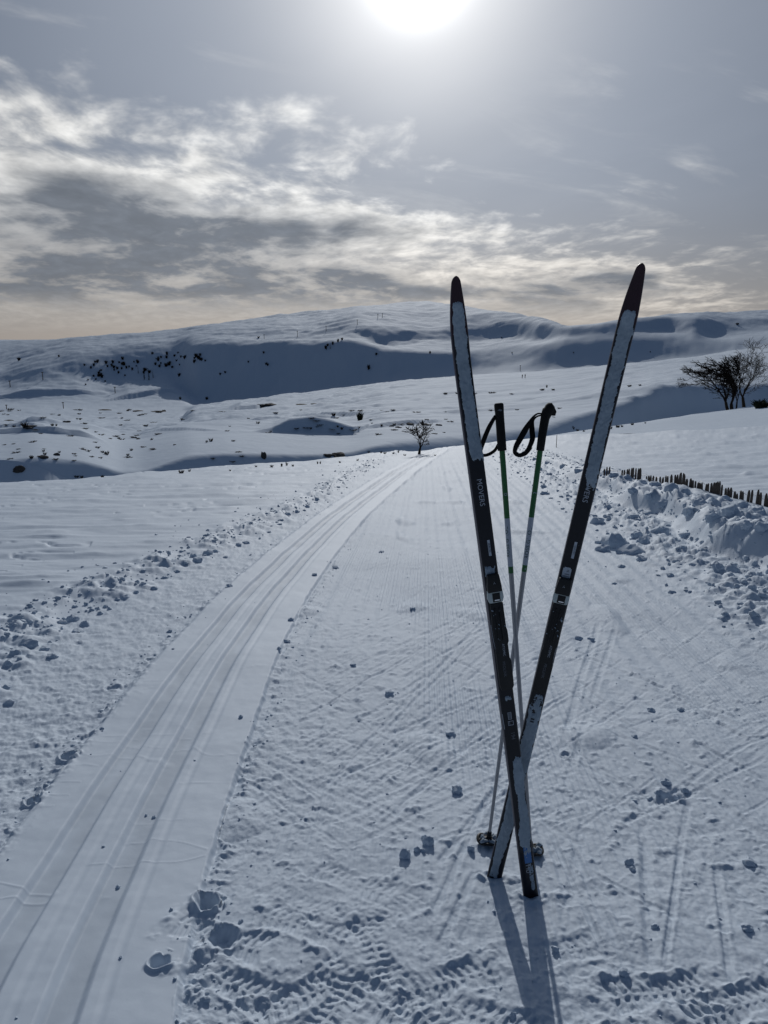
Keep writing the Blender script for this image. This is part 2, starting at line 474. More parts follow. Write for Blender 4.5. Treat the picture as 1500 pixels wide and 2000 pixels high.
# ------------------------------------------------------------------ snow
def snow_mat(name, rough=0.55, spec=0.45, grain=900.0, bump=0.25, bdist=0.002, tint=(0.57, 0.652, 0.745), lump=40.0):
    mt = new_mat(name)
    c = X(X.node('ShaderNodeNewGeometry').outputs['Position'])
    n1 = noise(c, grain, 2, 0.6); n2 = noise(c, lump, 5, 0.65); n3 = noise(c, 0.7, 3, 0.5)
    col = cmix(n3, tuple(v * 0.965 for v in tint), tint)
    principled(mt, col, rough, 0.0, spec, bump=n1 * 0.45 + n2, bump_strength=bump, bump_dist=bdist)
    return mt
M_PISTE = snow_mat('groomed_snow', 0.70, 0.28, 420, 0.5, 0.005, lump=55)
M_TRACK = snow_mat('pressed_track_snow', 0.70, 0.45, 500, 0.16, 0.002, lump=80)
M_FIELD = snow_mat('wind_packed_snow', 0.70, 0.30, 300, 0.28, 0.006, lump=14)
M_HILL = snow_mat('far_snow', 0.80, 0.10, 0.9, 0.30, 0.35, lump=0.10)
M_LUMP = snow_mat('broken_snow', 0.75, 0.15, 250, 0.45, 0.006, lump=40)

# in the two grooves the snow is polished to greyer, icier crust
X.nt = M_TRACK.node_tree
_p = [n for n in X.nt.nodes if n.type == 'BSDF_PRINCIPLED'][0]
_a = X.node('ShaderNodeAttribute', attribute_name='packed')
_old = X(_p.inputs['Base Color'].links[0].from_socket)
_k = ss(X(_a.outputs['Fac']), 0.1, 0.9)
X.nt.links.new(cmix(_k, _old, (0.45, 0.52, 0.60)).s, _p.inputs['Base Color'])
def detail(x, y, z):
    """relief of the near ground in metres; also returns the region of each point"""
    d = np.zeros_like(x)
    u = side(TRACK, x, y)                       # + left of the right edge of the track band
    bu = side(BERM, x, y)
    ku = side(BANK, x, y)
    dist = np.hypot(x, y)
    band = (u > 0) & (u < W_TRACK)
    piste = (u <= 0) & (ku > -0.02)
    strip = (u >= W_TRACK) & (bu < 0.0)
    left = bu >= 0
    right = ku <= 0
    far_fade = 1 - sst(dist, 16, 34)
    # gentle waves everywhere
    d += 0.018 * fbm(x * 0.55, y * 0.55, 3, .5, 5)
    # --- track band
    prof = np.zeros_like(x)
    w = gnoise(x * 1.3, y * 1.3, 31) * 0.004 + (0.006 * fbm(x * 9, y * 9, 3, .6, 33) * np.exp(-np.abs(u) / .05))
    uu = u + w
    def groove(c, half, soft): return 1 - sst(np.abs(uu - c), half - soft, half + soft)
    prof += 0.022 * sst(uu, -0.006, 0.014)
    prof -= 0.021 * groove(0.285, 0.044, 0.014) + 0.023 * groove(0.505, 0.044, 0.013)
    packed = np.maximum(groove(0.285, 0.040, 0.012), groove(0.505, 0.040, 0.012)) * (0.75 + .5 * gnoise(x * 14, y * 5, 35))
    prof -= 0.0025 * groove(0.185, 0.010, 0.010) + 0.002 * groove(0.40, 0.010, 0.010)
    prof += 0.0015 * groove(0.345, 0.012, 0.020) + 0.0015 * groove(0.565, 0.014, 0.020)
    prof -= 0.024 * sst(uu, W_TRACK - 0.02, W_TRACK + 0.03)
    prof += 0.0016 * fbm(x * 7, y * 7, 3, .5, 41) * (uu > 0)
    # faint cross creases left by the setter
    cre = np.abs(gnoise(x * 0.9 + 0.3 * gnoise(x * 5, y * 5, 77), y * 5.5, 43))
    prof += 0.0014 * np.where((uu > 0.02) & (uu < W_TRACK), np.clip(1 - cre * 26, 0, 1) * (gnoise(x * 2.1, y * 2.1, 8) > 0.12), 0)
    d += prof
    # crumbs along both edges of the band
    for c0, amp, wd in ((-0.035, 0.014, 0.035), (W_TRACK + 0.03, 0.014, 0.05)):
        e = np.exp(-((u - c0) / wd) ** 2)
        n = fbm(x * 16, y * 16, 3, .6, 51)
        d += amp * e * np.clip(n + 0.15, 0, 1.2) * (gnoise(x * 2.2, y * 2.2, 12) > -0.15)
    # --- corduroy
    wear = sst(fbm(x * 0.9, y * 0.35, 3, .5, 21), -0.45, 0.35)
    near_wear = sst(dist, 2.2, 4.2)
    cor = np.cos(2 * math.pi * (x - 0.055 * y) / 0.027)
    ribs = (1 - sst(-u, 1.1, 2.1) * 0.55) * wear * (0.25 + 0.75 * near_wear)
    d += piste * 0.0050 * cor * ribs * (1 - sst(dist, 9, 15))
    groups = np.cos(2 * math.pi * (x - 0.055 * y) / 0.31) * .5 + np.cos(2 * math.pi * (x - 0.055 * y) / 0.137 + 1) * .5
    d += piste * 0.0058 * groups * (0.3 + 0.7 * near_wear) * (1 - sst(dist, 16, 26))
    # --- rough grain of the groomed snow
    g1 = fbm(x * 21, y * 16, 3, .62, 61)
    g2 = fbm(x * 6.5, y * 6.5, 3, .55, 67)
    patch = 0.55 + 0.75 * sst(gnoise(x * .8, y * .8, 71), -0.4, 0.6)
    grain = 0.0030 * g1 + 0.0028 * g2
    d += (piste | strip) * grain * patch * (0.35 + 0.65 * far_fade) * (1.25 - 0.45 * sst(dist, 2.5, 6))
    pit = np.clip(fbm(x * 12, y * 12, 3, .6, 75) - 0.42, 0, 1)      # crumbs
    d += (piste | strip) * 0.012 * pit * far_fade
    d += strip * 0.007 * np.clip(fbm(x * 9, y * 9, 3, .6, 79), -0.4, 1) * far_fade
    far_l = np.clip(gnoise(x * 2.2, y * 1.4, 83) - 0.52, 0, 1)
    d += piste * 0.10 * far_l * far_fade
    # --- left: edge berm and open field
    be = np.exp(-((bu - 0.12) / 0.30) ** 2)
    wl, wid = worley(x * 6.0 + gnoise(x * 3, y * 3, 5) * .5, y * 6.0 + gnoise(x * 3, y * 3, 6) * .5, 17)
    lumps = np.clip(0.62 - wl, 0, 1) * (0.35 + wid) * 0.9
    bm_m = sst(fbm(x * 1.2, y * 1.2, 2, .5, 19), -0.75, 0.1)
    d += be * bm_m * (0.034 + 0.085 * lumps + 0.024 * fbm(x * 8, y * 8, 3, .5, 23))
    d += 0.035 * sst(bu, -0.05, 0.5)
    sas = fbm((x * 0.95 + y * 0.12) * 0.55, (y - 0.1 * x) * 2.6, 4, .55, 29)
    fieldw = sst(bu, 0.3, 0.9)
    d += fieldw * (0.024 * sas + 0.026 * np.clip(sas - 0.45, 0, 1))
    lnw = np.abs(gnoise(x * 0.35 + .4 * gnoise(x, y * 2, 4), y * 2.3 - x * .25, 37))
    d -= fieldw * 0.024 * np.clip(1 - lnw * 16, 0, 1) * (gnoise(x * .6, y * .6, 9) > 0.02)
    # --- right: cut bank and field behind it
    jag = 0.22 * fbm(x * 0.7, y * 0.7, 2, .5, 45)
    kk = -ku + jag                                                  # + inside the bank
    size = sst(y, 3, 5) * (1 - 0.45 * sst(y, 10, 16)) * (1 - 0.75 * sst(y, 15, 26))
    wall = sst(kk, -0.05, 0.30)
    wl2, wid2 = worley(x * 2.7 + gnoise(x * 2, y * 2, 55) * .5, y * 2.7 + gnoise(x * 2, y * 2, 56) * .5, 57)
    wl3, wid3 = worley(x * 7.5 + gnoise(x * 4, y * 4, 65) * .5, y * 7.5 + gnoise(x * 4, y * 4, 66) * .5, 67)
    ltop = np.exp(-((kk - 0.50) / 0.55) ** 2) * sst(kk, 0.08, .25)
    d += size * wall * (0.27 - 0.14 * sst(kk, 0.8, 2.2))
    d += size * ltop * (0.13 * np.clip(0.72 - wl2, 0, 1) * (0.3 + wid2) + 0.09 * np.clip(0.6 - wl3, 0, 1) * (0.3 + wid3) + 0.05 * fbm(x * 3, y * 3, 3, .55, 85))
    # foot rubble
    foot = np.exp(-((kk + 0.35) / 0.40) ** 2)
    d += foot * sst(y, 3.5, 5.5) * (1 - 0.5 * sst(y, 16, 24)) * (0.03 + 0.13 * np.clip(0.6 - wl3, 0, 1) * wid3 + 0.020 * np.clip(fbm(x * 9, y * 9, 3, .6, 87), -.3, 1))
    rf = sst(kk, 1.4, 2.6)
    sas2 = fbm((x * 0.95 + y * 0.1) * 0.5, (y - 0.22 * x) * 2.2, 4, .55, 89)
    d += rf * (0.032 * sas2 + 0.055 * np.clip(sas2 - 0.4, 0, 1))
    # --- ski traces
    m0 = piste & (dist < 16)
    for (a, b, c, e, wd, dp) in TRACES:
        p = np.array(on_plane(a, b)); q = np.array(on_plane(c, e))
        lo = np.minimum(p, q) - .08; hi = np.maximum(p, q) + .08
        idx = np.nonzero(m0 & (x > lo[0]) & (x < hi[0]) & (y > lo[1]) & (y < hi[1]))
        if len(idx[0]) == 0: continue
        X0, Y0 = x[idx], y[idx]
        v = q - p; L = np.hypot(*v); t = ((X0 - p[0]) * v[0] + (Y0 - p[1]) * v[1]) / L
        s = ((X0 - p[0]) * v[1] - (Y0 - p[1]) * v[0]) / L + 0.006 * gnoise(t * 1.2, t * 0 + a, 5)
        endf = sst(t, 0, .12 * L) * (1 - sst(t, .88 * L, L))
        dp = dp * .72
        prof = -dp * (1 - sst(np.abs(s), wd * .45, wd)) + dp * .5 * np.exp(-((np.abs(s) - wd * 1.35) / (wd * .5)) ** 2)
        rough_in = 1 - 0.75 * (1 - sst(np.abs(s), wd * .4, wd)) * endf
        d[idx] += prof * endf * (0.75 + .5 * gnoise(t * 9, t * 0 + b, 6))
    # --- boot prints
    for k, (a, b, hd, dp) in enumerate(PRINTS):
        p = on_plane(a, b)
        idx = np.nonzero((np.abs(x - p[0]) < .30) & (np.abs(y - p[1]) < .30))
        if len(idx[0]) == 0: continue
        ca, sa = math.cos(R(hd)), math.sin(R(hd))
        X0, Y0 = x[idx] - p[0], y[idx] - p[1]
        l = X0 * sa + Y0 * ca; t = X0 * ca - Y0 * sa
        half = 0.046 - 0.010 * np.cos(l / .145 * math.pi * 1.0 - .6)
        nz = 0.012 * fbm(x[idx] * 18, y[idx] * 18, 2, .5, 91)
        ins = (1 - sst(np.abs(l) + nz, .125, .145)) * (1 - sst(np.abs(t) + nz, half - .008, half + .010))
        tread = sst(np.abs(np.mod(l / .026 + 0.5 * np.abs(t) / .05 + k * .3, 1.0) - .5), .20, .32)
        chev = tread * (np.abs(t) > .006)
        miss = sst(fbm(x[idx] * 7, y[idx] * 7, 2, .5, 93 + k), -0.5, 0.1)
        dp = dp * 0.29
        d[idx] += -dp * ins * (0.55 + 0.45 * chev) * (0.4 + 0.6 * miss)
        ring = np.exp(-((np.maximum(np.abs(l) / .15, np.abs(t) / (half + .012)) - 1.12) / .14) ** 2)
        d[idx] += ring * dp * 0.6 * np.clip(0.3 + fbm(x[idx] * 15, y[idx] * 15, 3, .6, 95 + k), 0, 1.5)
    # snow pushed up where the ski tails and pole tips went in
    for (a, b, rr, hh) in [(1037, 1752, .040, .009), (965, 1714, .040, .009), (1038, 1668, .030, .006), (956, 1650, .030, .006)]:
        p = on_plane(a, b); r2 = np.hypot(x - p[0], (y - p[1]) * 1.4) + .012 * gnoise(x * 28, y * 28, 21)
        d += hh * np.exp(-((r2 - rr) / .016) ** 2) * np.clip(.7 + 1.2 * gnoise(x * 40, y * 40, 22), 0, 1.6)
    # trampled snow at the photographer's feet
    tr = sst(fbm(x * 1.6, y * 1.6, 2, .5, 97), -0.15, 0.5) * (1 - sst(dist, 1.75, 2.35)) * piste
    d += tr * (0.0055 * np.clip(fbm(x * 11, y * 11, 4, .6, 99), -.7, 1.2))
    # holes poked through the smooth band
    for (a, b, rr, dp) in [(135, 1481, .032, .05), (67, 1568, .030, .05), (406, 1768, .034, .05), (316, 1893, .026, .03), (220, 1345, .035, .03), (290, 1291, .025, .02), (1312, 1550, .036, .035), (435, 1835, .04, .03), (1105, 1470, .02, .015)]:
        p = on_plane(a, b); rr2 = np.hypot(x - p[0], y - p[1]) + 0.010 * gnoise(x * 30, y * 30, 3)
        d += -dp * .7 * (1 - sst(rr2, rr * .6, rr)) + dp * .30 * np.exp(-((rr2 - rr * 1.3) / (rr * .3)) ** 2) * (gnoise(x * 20, y * 20, 14) > -.2)
    reg = np.zeros(x.shape, np.int8)            # 0 field, 1 piste, 2 track, 3 bank
    reg[piste | strip] = 1
    reg[(u > -0.006) & (u < W_TRACK + 0.02)] = 2
    reg[(kk > -0.05) & (kk < 1.5) & right] = 3
    return d, reg, packed

def fan(tanphi, Y):
    T, YY = np.meshgrid(tanphi, Y)
    return T * YY, YY
def grid_quads(nr, nc):
    i = np.arange(nr - 1)[:, None] * nc + np.arange(nc - 1)[None, :]
    return np.stack([i, i + 1, i + nc + 1, i + nc], -1).reshape(-1, 4)

dense = np.linspace(-0.70, 0.70, 1000)
side_t = np.concatenate([np.linspace(0.70, 1.3, 30)[1:], np.linspace(1.3, 4.5, 24)[1:]])
TN = np.concatenate([-side_t[::-1], dense, side_t])
rows_y = np.concatenate([np.linspace(2600, 2060, 24)[:-1], np.linspace(2060, 860, 690)])
def plane_Y(py):
    d = pix_dir(750, py); return d.y * (-EYE / (d.z - SLOPE * d.y))
YN = np.array([plane_Y(v) for v in rows_y])
YN = np.concatenate([[0.15, 0.4, 0.7], YN[(YN > 0.75) & (YN < 31.5)], [32.0]])
zb = base_grid(TN, YN) + EYE
gx, gy = fan(TN, YN)
dd, reg, packed = detail(gx, gy, zb)
gz = zb + dd
NEAR = (TN, YN, gz)
verts = np.stack([gx, gy, gz], -1).reshape(-1, 3)
q = grid_quads(len(YN), len(TN))
qr = reg.reshape(-1)[q[:, 0]]
def sub_mesh(name, mask):
    qs = q[mask]
    used, inv = np.unique(qs, return_inverse=True)
    return np_mesh(name, verts[used], inv.reshape(-1, 4))
nrm_all = np_mesh('tmp', verts, q)
nbuf = np.empty(len(verts) * 3, np.float32)
nrm_all.vertices.foreach_get('normal', nbuf)
nbuf = nbuf.reshape(-1, 3)
bpy.data.meshes.remove(nrm_all)
for code, name, mat in ((0, 'snowfield', M_FIELD), (1, 'groomed_piste', M_PISTE), (2, 'ski_track', M_TRACK), (3, 'snow_bank', M_FIELD)):
    msk = qr == code
    me = sub_mesh(name, msk)
    used = np.unique(q[msk])
    if code == 2:
        at = me.attributes.new('packed', 'FLOAT', 'POINT'); at.data.foreach_set('value', packed.reshape(-1)[used].astype(np.float32))
    me.normals_split_custom_set_from_vertices(nbuf[used].tolist())   # keeps the shading even across the seams
    link(name, me, mat, kind='structure')

# ground behind the camera and to its sides
bx = np.linspace(-90, 90, 46); by = np.linspace(-70, 1.0, 30)
BX, BY2 = np.meshgrid(bx, by)
bz = SLOPE * BY2 - 0.10 + 0.05 * fbm(BX * .3, BY2 * .3, 3, .5, 3)
link('snow_ground', np_mesh('snow_ground', np.stack([BX, BY2, bz], -1).reshape(-1, 3), grid_quads(30, 46)), M_FIELD, kind='structure')

# ------------------------------------------------------------------ the land beyond the crest
TF = np.concatenate([-np.linspace(0.60, 4.5, 60)[:0:-1], np.linspace(-0.60, 0.60, 720), np.linspace(0.60, 4.5, 60)[1:]])
YF = np.concatenate([np.geomspace(32, 120, 170)[:-1], np.geomspace(120, 470, 150)[:-1], np.geomspace(470, 1700, 230)[:-1], np.geomspace(1700, 9500, 30)])
TP = np.linspace(-4.8, 4.8, 2401) ; YP = np.concatenate([[30.0, 31.0], YF, [9900.0]])
zp = base_grid(TP, YP)
for sig, lo, hi in ((2.5, 38, 440), (6.0, 500, 3000)):
    kr = np.arange(-20, 21); kw = np.exp(-0.5 * (kr / sig) ** 2); kw /= kw.sum()
    pad = np.pad(zp, ((20, 20), (0, 0)), mode='edge')
    sm = sum(kw[i] * pad[i:i + len(zp)] for i in range(41))
    wgt = (sst(YP, lo, lo * 1.2) * (1 - sst(YP, hi, hi * 1.3)))[:, None]
    zp = zp * (1 - wgt) + sm * wgt
fx, fy = fan(TF, YF)
# bend the land a little in plan, so that brows and hollows wander
am = sst(fy, 36, 90)
wt = am * (1 - .6 * sst(fy, 380, 520)) * (0.008 * fbm(fx / 120, fy / 100, 3, .5, 401) + 0.006 * fbm(fx / (fy * .045 + 2), np.log(fy) * 9, 3, .55, 403))
wy = 1 + am * (1 - .65 * sst(fy, 380, 520)) * (0.012 * fbm(fx / (fy * .10 + 2), np.log(fy) * 5, 4, .5, 405))
ti = np.clip((fx / fy + wt + 4.8) / 9.6 * 2400, 0, 2399.999)
yi = np.clip(np.interp(fy * wy, YP, np.arange(len(YP))), 0, len(YP) - 1.001)
i0, j0 = yi.astype(int), ti.astype(int); a_, b_ = yi - i0, ti - j0
fz = (zp[i0, j0] * (1 - b_) + zp[i0, j0 + 1] * b_) * (1 - a_) + (zp[i0 + 1, j0] * (1 - b_) + zp[i0 + 1, j0 + 1] * b_) * a_
fpx = 750 + KX * fx / fy
fz = fz + EYE + add_scarps(fpx, fy, zp, 750 + KX * TP, YP)
mid = sst(fy, 36, 70)
rough_left = 1 - sst(fpx, 700, 1000)
fz += mid * (0.13 + .16 * rough_left) * fbm(fx / 9, fy / 6, 4, .5, 201)
ms = sst(fy, 40, 80) * (1 - sst(fy, 330, 460))
hum = fbm(fx / 14, fy / 9, 4, .55, 203)
fz += ms * (0.35 + 0.65 * rough_left) * (0.62 * np.clip(hum - .05, 0, 1.4) + 0.24 * fbm(fx / 3.5, fy / 2.2, 3, .55, 205) * sst(hum, -.1, .5))
dr = fbm(fx / 40 + fy / 160, fy / 12, 4, .5, 207)
fz += ms * 0.35 * dr
far = sst(fy, 430, 560)
fz += far * (0.9 * fbm(fx / 34, fy / 30, 4, .5, 231) * (0.4 + sst(fbm(fx / 150, fy / 120, 2, .5, 233), -.3, .5)))
fz += far * (1.5 * fbm(fx / 110, fy / 90, 4, .45, 211) + 0.5 * fbm(fx / 60 + fy / 90, fy / 26, 4, .5, 213))
fz += far * 0.35 * fbm(fx / 9, fy / 7, 3, .55, 217)
fz += sst(fy, 60, 200) * (1 - far) * 0.5 * fbm(fx / 60, fy / 45, 3, .5, 219)
FAR = (TF, YF, fz)
fv = np.stack([fx, fy, fz], -1).reshape(-1, 3)
link('hills', np_mesh('hills', fv, grid_quads(len(YF), len(TF))), M_HILL, kind='structure')

def ground(x, y):
    T, Yv, Z = NEAR if y < 32 else FAR
    t = x / y
    j = int(np.clip(np.searchsorted(T, t) - 1, 0, len(T) - 2)); i = int(np.clip(np.searchsorted(Yv, y) - 1, 0, len(Yv) - 2))
    a = (t - T[j]) / (T[j + 1] - T[j]); b = (y - Yv[i]) / (Yv[i + 1] - Yv[i])
    a = min(max(a, 0), 1); b = min(max(b, 0), 1)
    return float((Z[i, j] * (1 - a) + Z[i, j + 1] * a) * (1 - b) + (Z[i + 1, j] * (1 - a) + Z[i + 1, j + 1] * a) * b)
def spot(px, py, y0=1.2, y1=3000.0):
    """first place where the sight line through (px, py) meets the land"""
    d = pix_dir(px, py); t = d.x / d.y; s = d.z / d.y
    prev = None
    y = y0
    while y < y1:
        h = EYE + s * y - ground(t * y, y)
        if h <= 0:
            if prev is None: return Vector((t * y, y, ground(t * y, y)))
            a, b = prev, y
            for _ in range(18):
                mI = (a + b) / 2
                if EYE + s * mI - ground(t * mI, mI) > 0: a = mI
                else: b = mI
            return Vector((t * b, b, ground(t * b, b)))
        prev = y
        y *= 1.012
    return None
# ------------------------------------------------------------------ mesh builders
class MB:
    def __init__(s): s.v, s.f = [], []
    def ring_tube(s, pts, rads, n=8, cap=True, squash=None, up=None):
        """tube along pts; rads may be numbers or (a, b) half axes"""
        pts = [Vector(p) for p in pts]; base = len(s.v)
        prev = None
        for i, p in enumerate(pts):
            d = (pts[min(i + 1, len(pts) - 1)] - pts[max(i - 1, 0)]).normalized()
            if prev is None:
                u0 = Vector(up) if up else (Vector((0, 0, 1)) if abs(d.z) < .9 else Vector((1, 0, 0)))
                a = d.cross(u0).normalized()
            else:
                a = (prev - d * prev.dot(d)).normalized()
            prev = a
            b = d.cross(a)
            r = rads[i] if isinstance(rads, (list, tuple)) else rads
            ra, rb = r if isinstance(r, (list, tuple)) else (r, r)
            for k in range(n):
                t = 2 * math.pi * k / n
                s.v.append(tuple(p + a * (math.cos(t) * ra) + b * (math.sin(t) * rb)))
        for i in range(len(pts) - 1):
            for k in range(n):
                a0 = base + i * n + k; a1 = base + i * n + (k + 1) % n
                s.f.append((a0, a1, a1 + n, a0 + n))
        if cap:
            s.f.append(tuple(base + k for k in range(n))[::-1])
            s.f.append(tuple(base + (len(pts) - 1) * n + k for k in range(n)))
        return s
    def box(s, c, h, rot=None):
        base = len(s.v); c = Vector(c)
        for z in (-1, 1):
            for (x, y) in ((-1, -1), (1, -1), (1, 1), (-1, 1)):
                p = Vector((x * h[0], y * h[1], z * h[2]))
                if rot: p = rot @ p
                s.v.append(tuple(c + p))
        for q in ((3, 2, 1, 0), (4, 5, 6, 7), (0, 1, 5, 4), (1, 2, 6, 5), (2, 3, 7, 6), (3, 0, 4, 7)):
            s.f.append(tuple(base + i for i in q))
        return s
    def mesh(s, name, smooth=False):
        me = bpy.data.meshes.new(name)
        me.from_pydata(s.v, [], s.f); me.update()
        if smooth: me.polygons.foreach_set('use_smooth', [True] * len(me.polygons))
        return me
def bevel(me, w, seg=2):
    bm = bmesh.new(); bm.from_mesh(me)
    bmesh.ops.bevel(bm, geom=bm.edges[:], offset=w, segments=seg, affect='EDGES', profile=.6)
    bm.to_mesh(me); bm.free(); me.update()
    me.polygons.foreach_set('use_smooth', [True] * len(me.polygons))
    return me
def text_mesh(name, body, size, xform, extrude=0.0):
    """flat lettering as a mesh, every vertex sent through xform(x, y); x runs along the word, y up the letters, both centred"""
    cu = bpy.data.curves.new(name, 'FONT')
    cu.body = body; cu.size = size; cu.align_x = 'CENTER'; cu.align_y = 'CENTER'; cu.resolution_u = 3
    ob = bpy.data.objects.new(name, cu)
    COL.objects.link(ob)
    dg = bpy.context.evaluated_depsgraph_get()
    me = bpy.data.meshes.new_from_object(ob.evaluated_get(dg))
    bpy.data.objects.remove(ob); bpy.data.curves.remove(cu)
    me.name = name
    for v in me.vertices:
        v.co = xform(v.co.x, v.co.y)
    me.materials.clear(); me.update()
    return me

# materials
M_TOP = simple('ski_top_black', (0.008, 0.009, 0.015), 0.30, 0, .3, 90, .5, .03)
M_SIDE = simple('ski_sidewall_purple', (0.020, 0.012, 0.034), 0.38, 0, .5, 80, .3, .03)
M_TIP = simple('ski_tip_maroon', (0.022, 0.005, 0.013), 0.4, 0, .3, 60, .4, .03)
M_PLASTIC = simple('binding_black_plastic', (0.009, 0.009, 0.010), 0.55, 0, .4, 300, .3, .1)
M_PLATE = simple('binding_grey_plate', (0.42, 0.47, 0.47), 0.38, .3, .5, 120, .12, .05)
M_PRINT = simple('grey_print', (0.42, 0.44, 0.49), 0.5, 0, .4, 200, .15, .02)
M_PRINT_DIM = simple('dim_print', (0.13, 0.14, 0.165), 0.5, 0, .4, 200, .15, .02)
M_STICK = simple('pale_sticker', (0.46, 0.50, 0.56), 0.55, 0, .4, 150, .12, .02)
M_BLUE = simple('blue_print', (0.045, 0.165, 0.42), 0.42, 0, .5, 150, .1, .02)
M_STEEL = simple('bright_steel', (0.75, 0.75, 0.76), 0.25, 1.0, .5, 200, .08, .02)
M_ALU = simple('silver_shaft', (0.30, 0.305, 0.325), 0.34, .55, .5, 60, .1, .02)
M_GREEN = simple('green_shaft', (0.012, 0.125, 0.028), 0.33, 0, .5, 40, .15, .02)
M_BAND = simple('pale_shaft_band', (0.44, 0.48, 0.55), 0.4, 0, .5, 60, .1, .02)
M_DKGREEN = simple('dark_green_print', (0.006, 0.055, 0.025), 0.4, 0, .5, 60, .15, .02)
M_GRIP = simple('grip_black_cork', (0.0065, 0.0065, 0.007), 0.75, 0, .3, 500, .5, .35)
M_WEB = simple('strap_webbing', (0.0075, 0.0075, 0.009), 0.85, 0, .2, 900, .5, .4)
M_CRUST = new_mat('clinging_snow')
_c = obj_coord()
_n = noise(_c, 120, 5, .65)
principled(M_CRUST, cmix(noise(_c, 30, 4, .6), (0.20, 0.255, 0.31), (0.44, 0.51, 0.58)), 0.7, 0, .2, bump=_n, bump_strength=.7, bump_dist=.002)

# ------------------------------------------------------------------ skis
CAM = Vector((0, 0, EYE))
def project(p):
    q = p - CAM
    c, s = math.cos(PITCH), math.sin(PITCH)
    dpt = q.y * c - q.z * s; upv = q.y * s + q.z * c
    return (750 + FPX * q.x / dpt, 1000 - FPX * upv / dpt)
SKI_LEN = 1.94
def make_ski(base_px, tip_px, theta, label):
    g = spot(*base_px)
    # tip: on its sight line, the ski standing close to plumb
    dn = pix_dir(*tip_px).normalized(); km = (g - CAM).dot(dn)
    tip = CAM + dn * (km + 0.20)
    buried = SKI_LEN - (tip - g).length
    a = (tip - g).normalized()
    n = Vector((math.sin(theta), -math.cos(theta), 0)); n = (n - a * n.dot(a)).normalized()
    w = a.cross(n) * -1.0
    if w.x < 0: w = -w
    yv = a.cross(w)                              # away from the viewer
    Mx = Matrix((w, yv, a)).transposed().to_4x4(); Mx.translation = g
    root = empty('ski', g, label, 'ski', 'cross-country skis planted in the snow')
    root.matrix_world = Mx
    s0, s1 = -buried, SKI_LEN - buried
    def bend(s):
        return 0.055 * max(0.0, (s - (s1 - 0.30)) / 0.30) ** 2.3 + 0.012 * math.sin(math.pi * min(max((s - s0) / (SKI_LEN - .2), 0), 1))
    def half(s):
        u = (s - s0) / SKI_LEN
        b = 0.0232 - 0.0012 * math.sin(math.pi * min(u * 1.05, 1)) + 0.0008 * u
        e = s1 - s
        if e < 0.155: b = 0.0100 + (b - 0.0100) * (1 - (1 - e / .155) ** 1.7)
        if e < 0.016: b *= math.sqrt(max(0.02, 1 - (1 - e / .016) ** 2))
        return b
    def thick(s):
        u = (s - s0) / SKI_LEN
        return 0.008 + 0.019 * math.sin(math.pi * min(max(u, 0), 1)) ** 1.2
    def surf(s, t, h=0.0):                        # point h above the top sheet, t across (-1..1)
        return Vector((t * half(s), -(thick(s) * .5 + bend(s) + h) , s))
    # body: lofted section with a domed top and chamfered edges
    def section(s):
        b, th, y0 = half(s), thick(s), bend(s)
        pr = [(-1, -.5), (-1, .10), (-.93, .36), (-.80, .48), (-.35, .5), (.35, .5), (.80, .48), (.93, .36), (1, .10), (1, -.5)]
        return [(p[0] * b, -(p[1] * th + y0), s) for p in pr]
    def loft(ss, name, mat):
        m = MB()
        n = 10
        for s in ss: m.v.extend(section(s))
        for i in range(len(ss) - 1):
            for k in range(n):
                q0 = i * n + k; q1 = i * n + (k + 1) % n
                m.f.append((q0, q0 + n, q1 + n, q1))
        m.f.append(tuple(range(n))); m.f.append(tuple((len(ss) - 1) * n + k for k in range(n))[::-1])
        me = m.mesh(name)
        me.materials.append(mat); me.materials.append(M_SIDE)
        for p in me.polygons:
            if len(p.vertices) == 4:
                k = p.index % n
                p.material_index = 1 if k in (0, 1, 7, 8) else 0
        me.polygons.foreach_set('use_smooth', [True] * len(me.polygons))
        me.set_sharp_from_angle(angle=R(28))
        return link(name, me, None, root)
    s_tip = s1 - 0.150
    loft(list(np.linspace(s0, s_tip, 70)), 'ski_body', M_TOP)
    loft(list(np.linspace(s_tip, s1 - .02, 14)) + list(np.linspace(s1 - .02, s1 - 0.0003, 9))[1:], 'ski_tip', M_TIP)
    def s_of(py):
        lo, hi = -0.02, s1
        for _ in range(40):
            m_ = (lo + hi) / 2
            if project(Mx @ surf(m_, 0))[1] > py: lo = m_
            else: hi = m_
        return (lo + hi) / 2
    return root, surf, half, thick, s_of, s0, s1

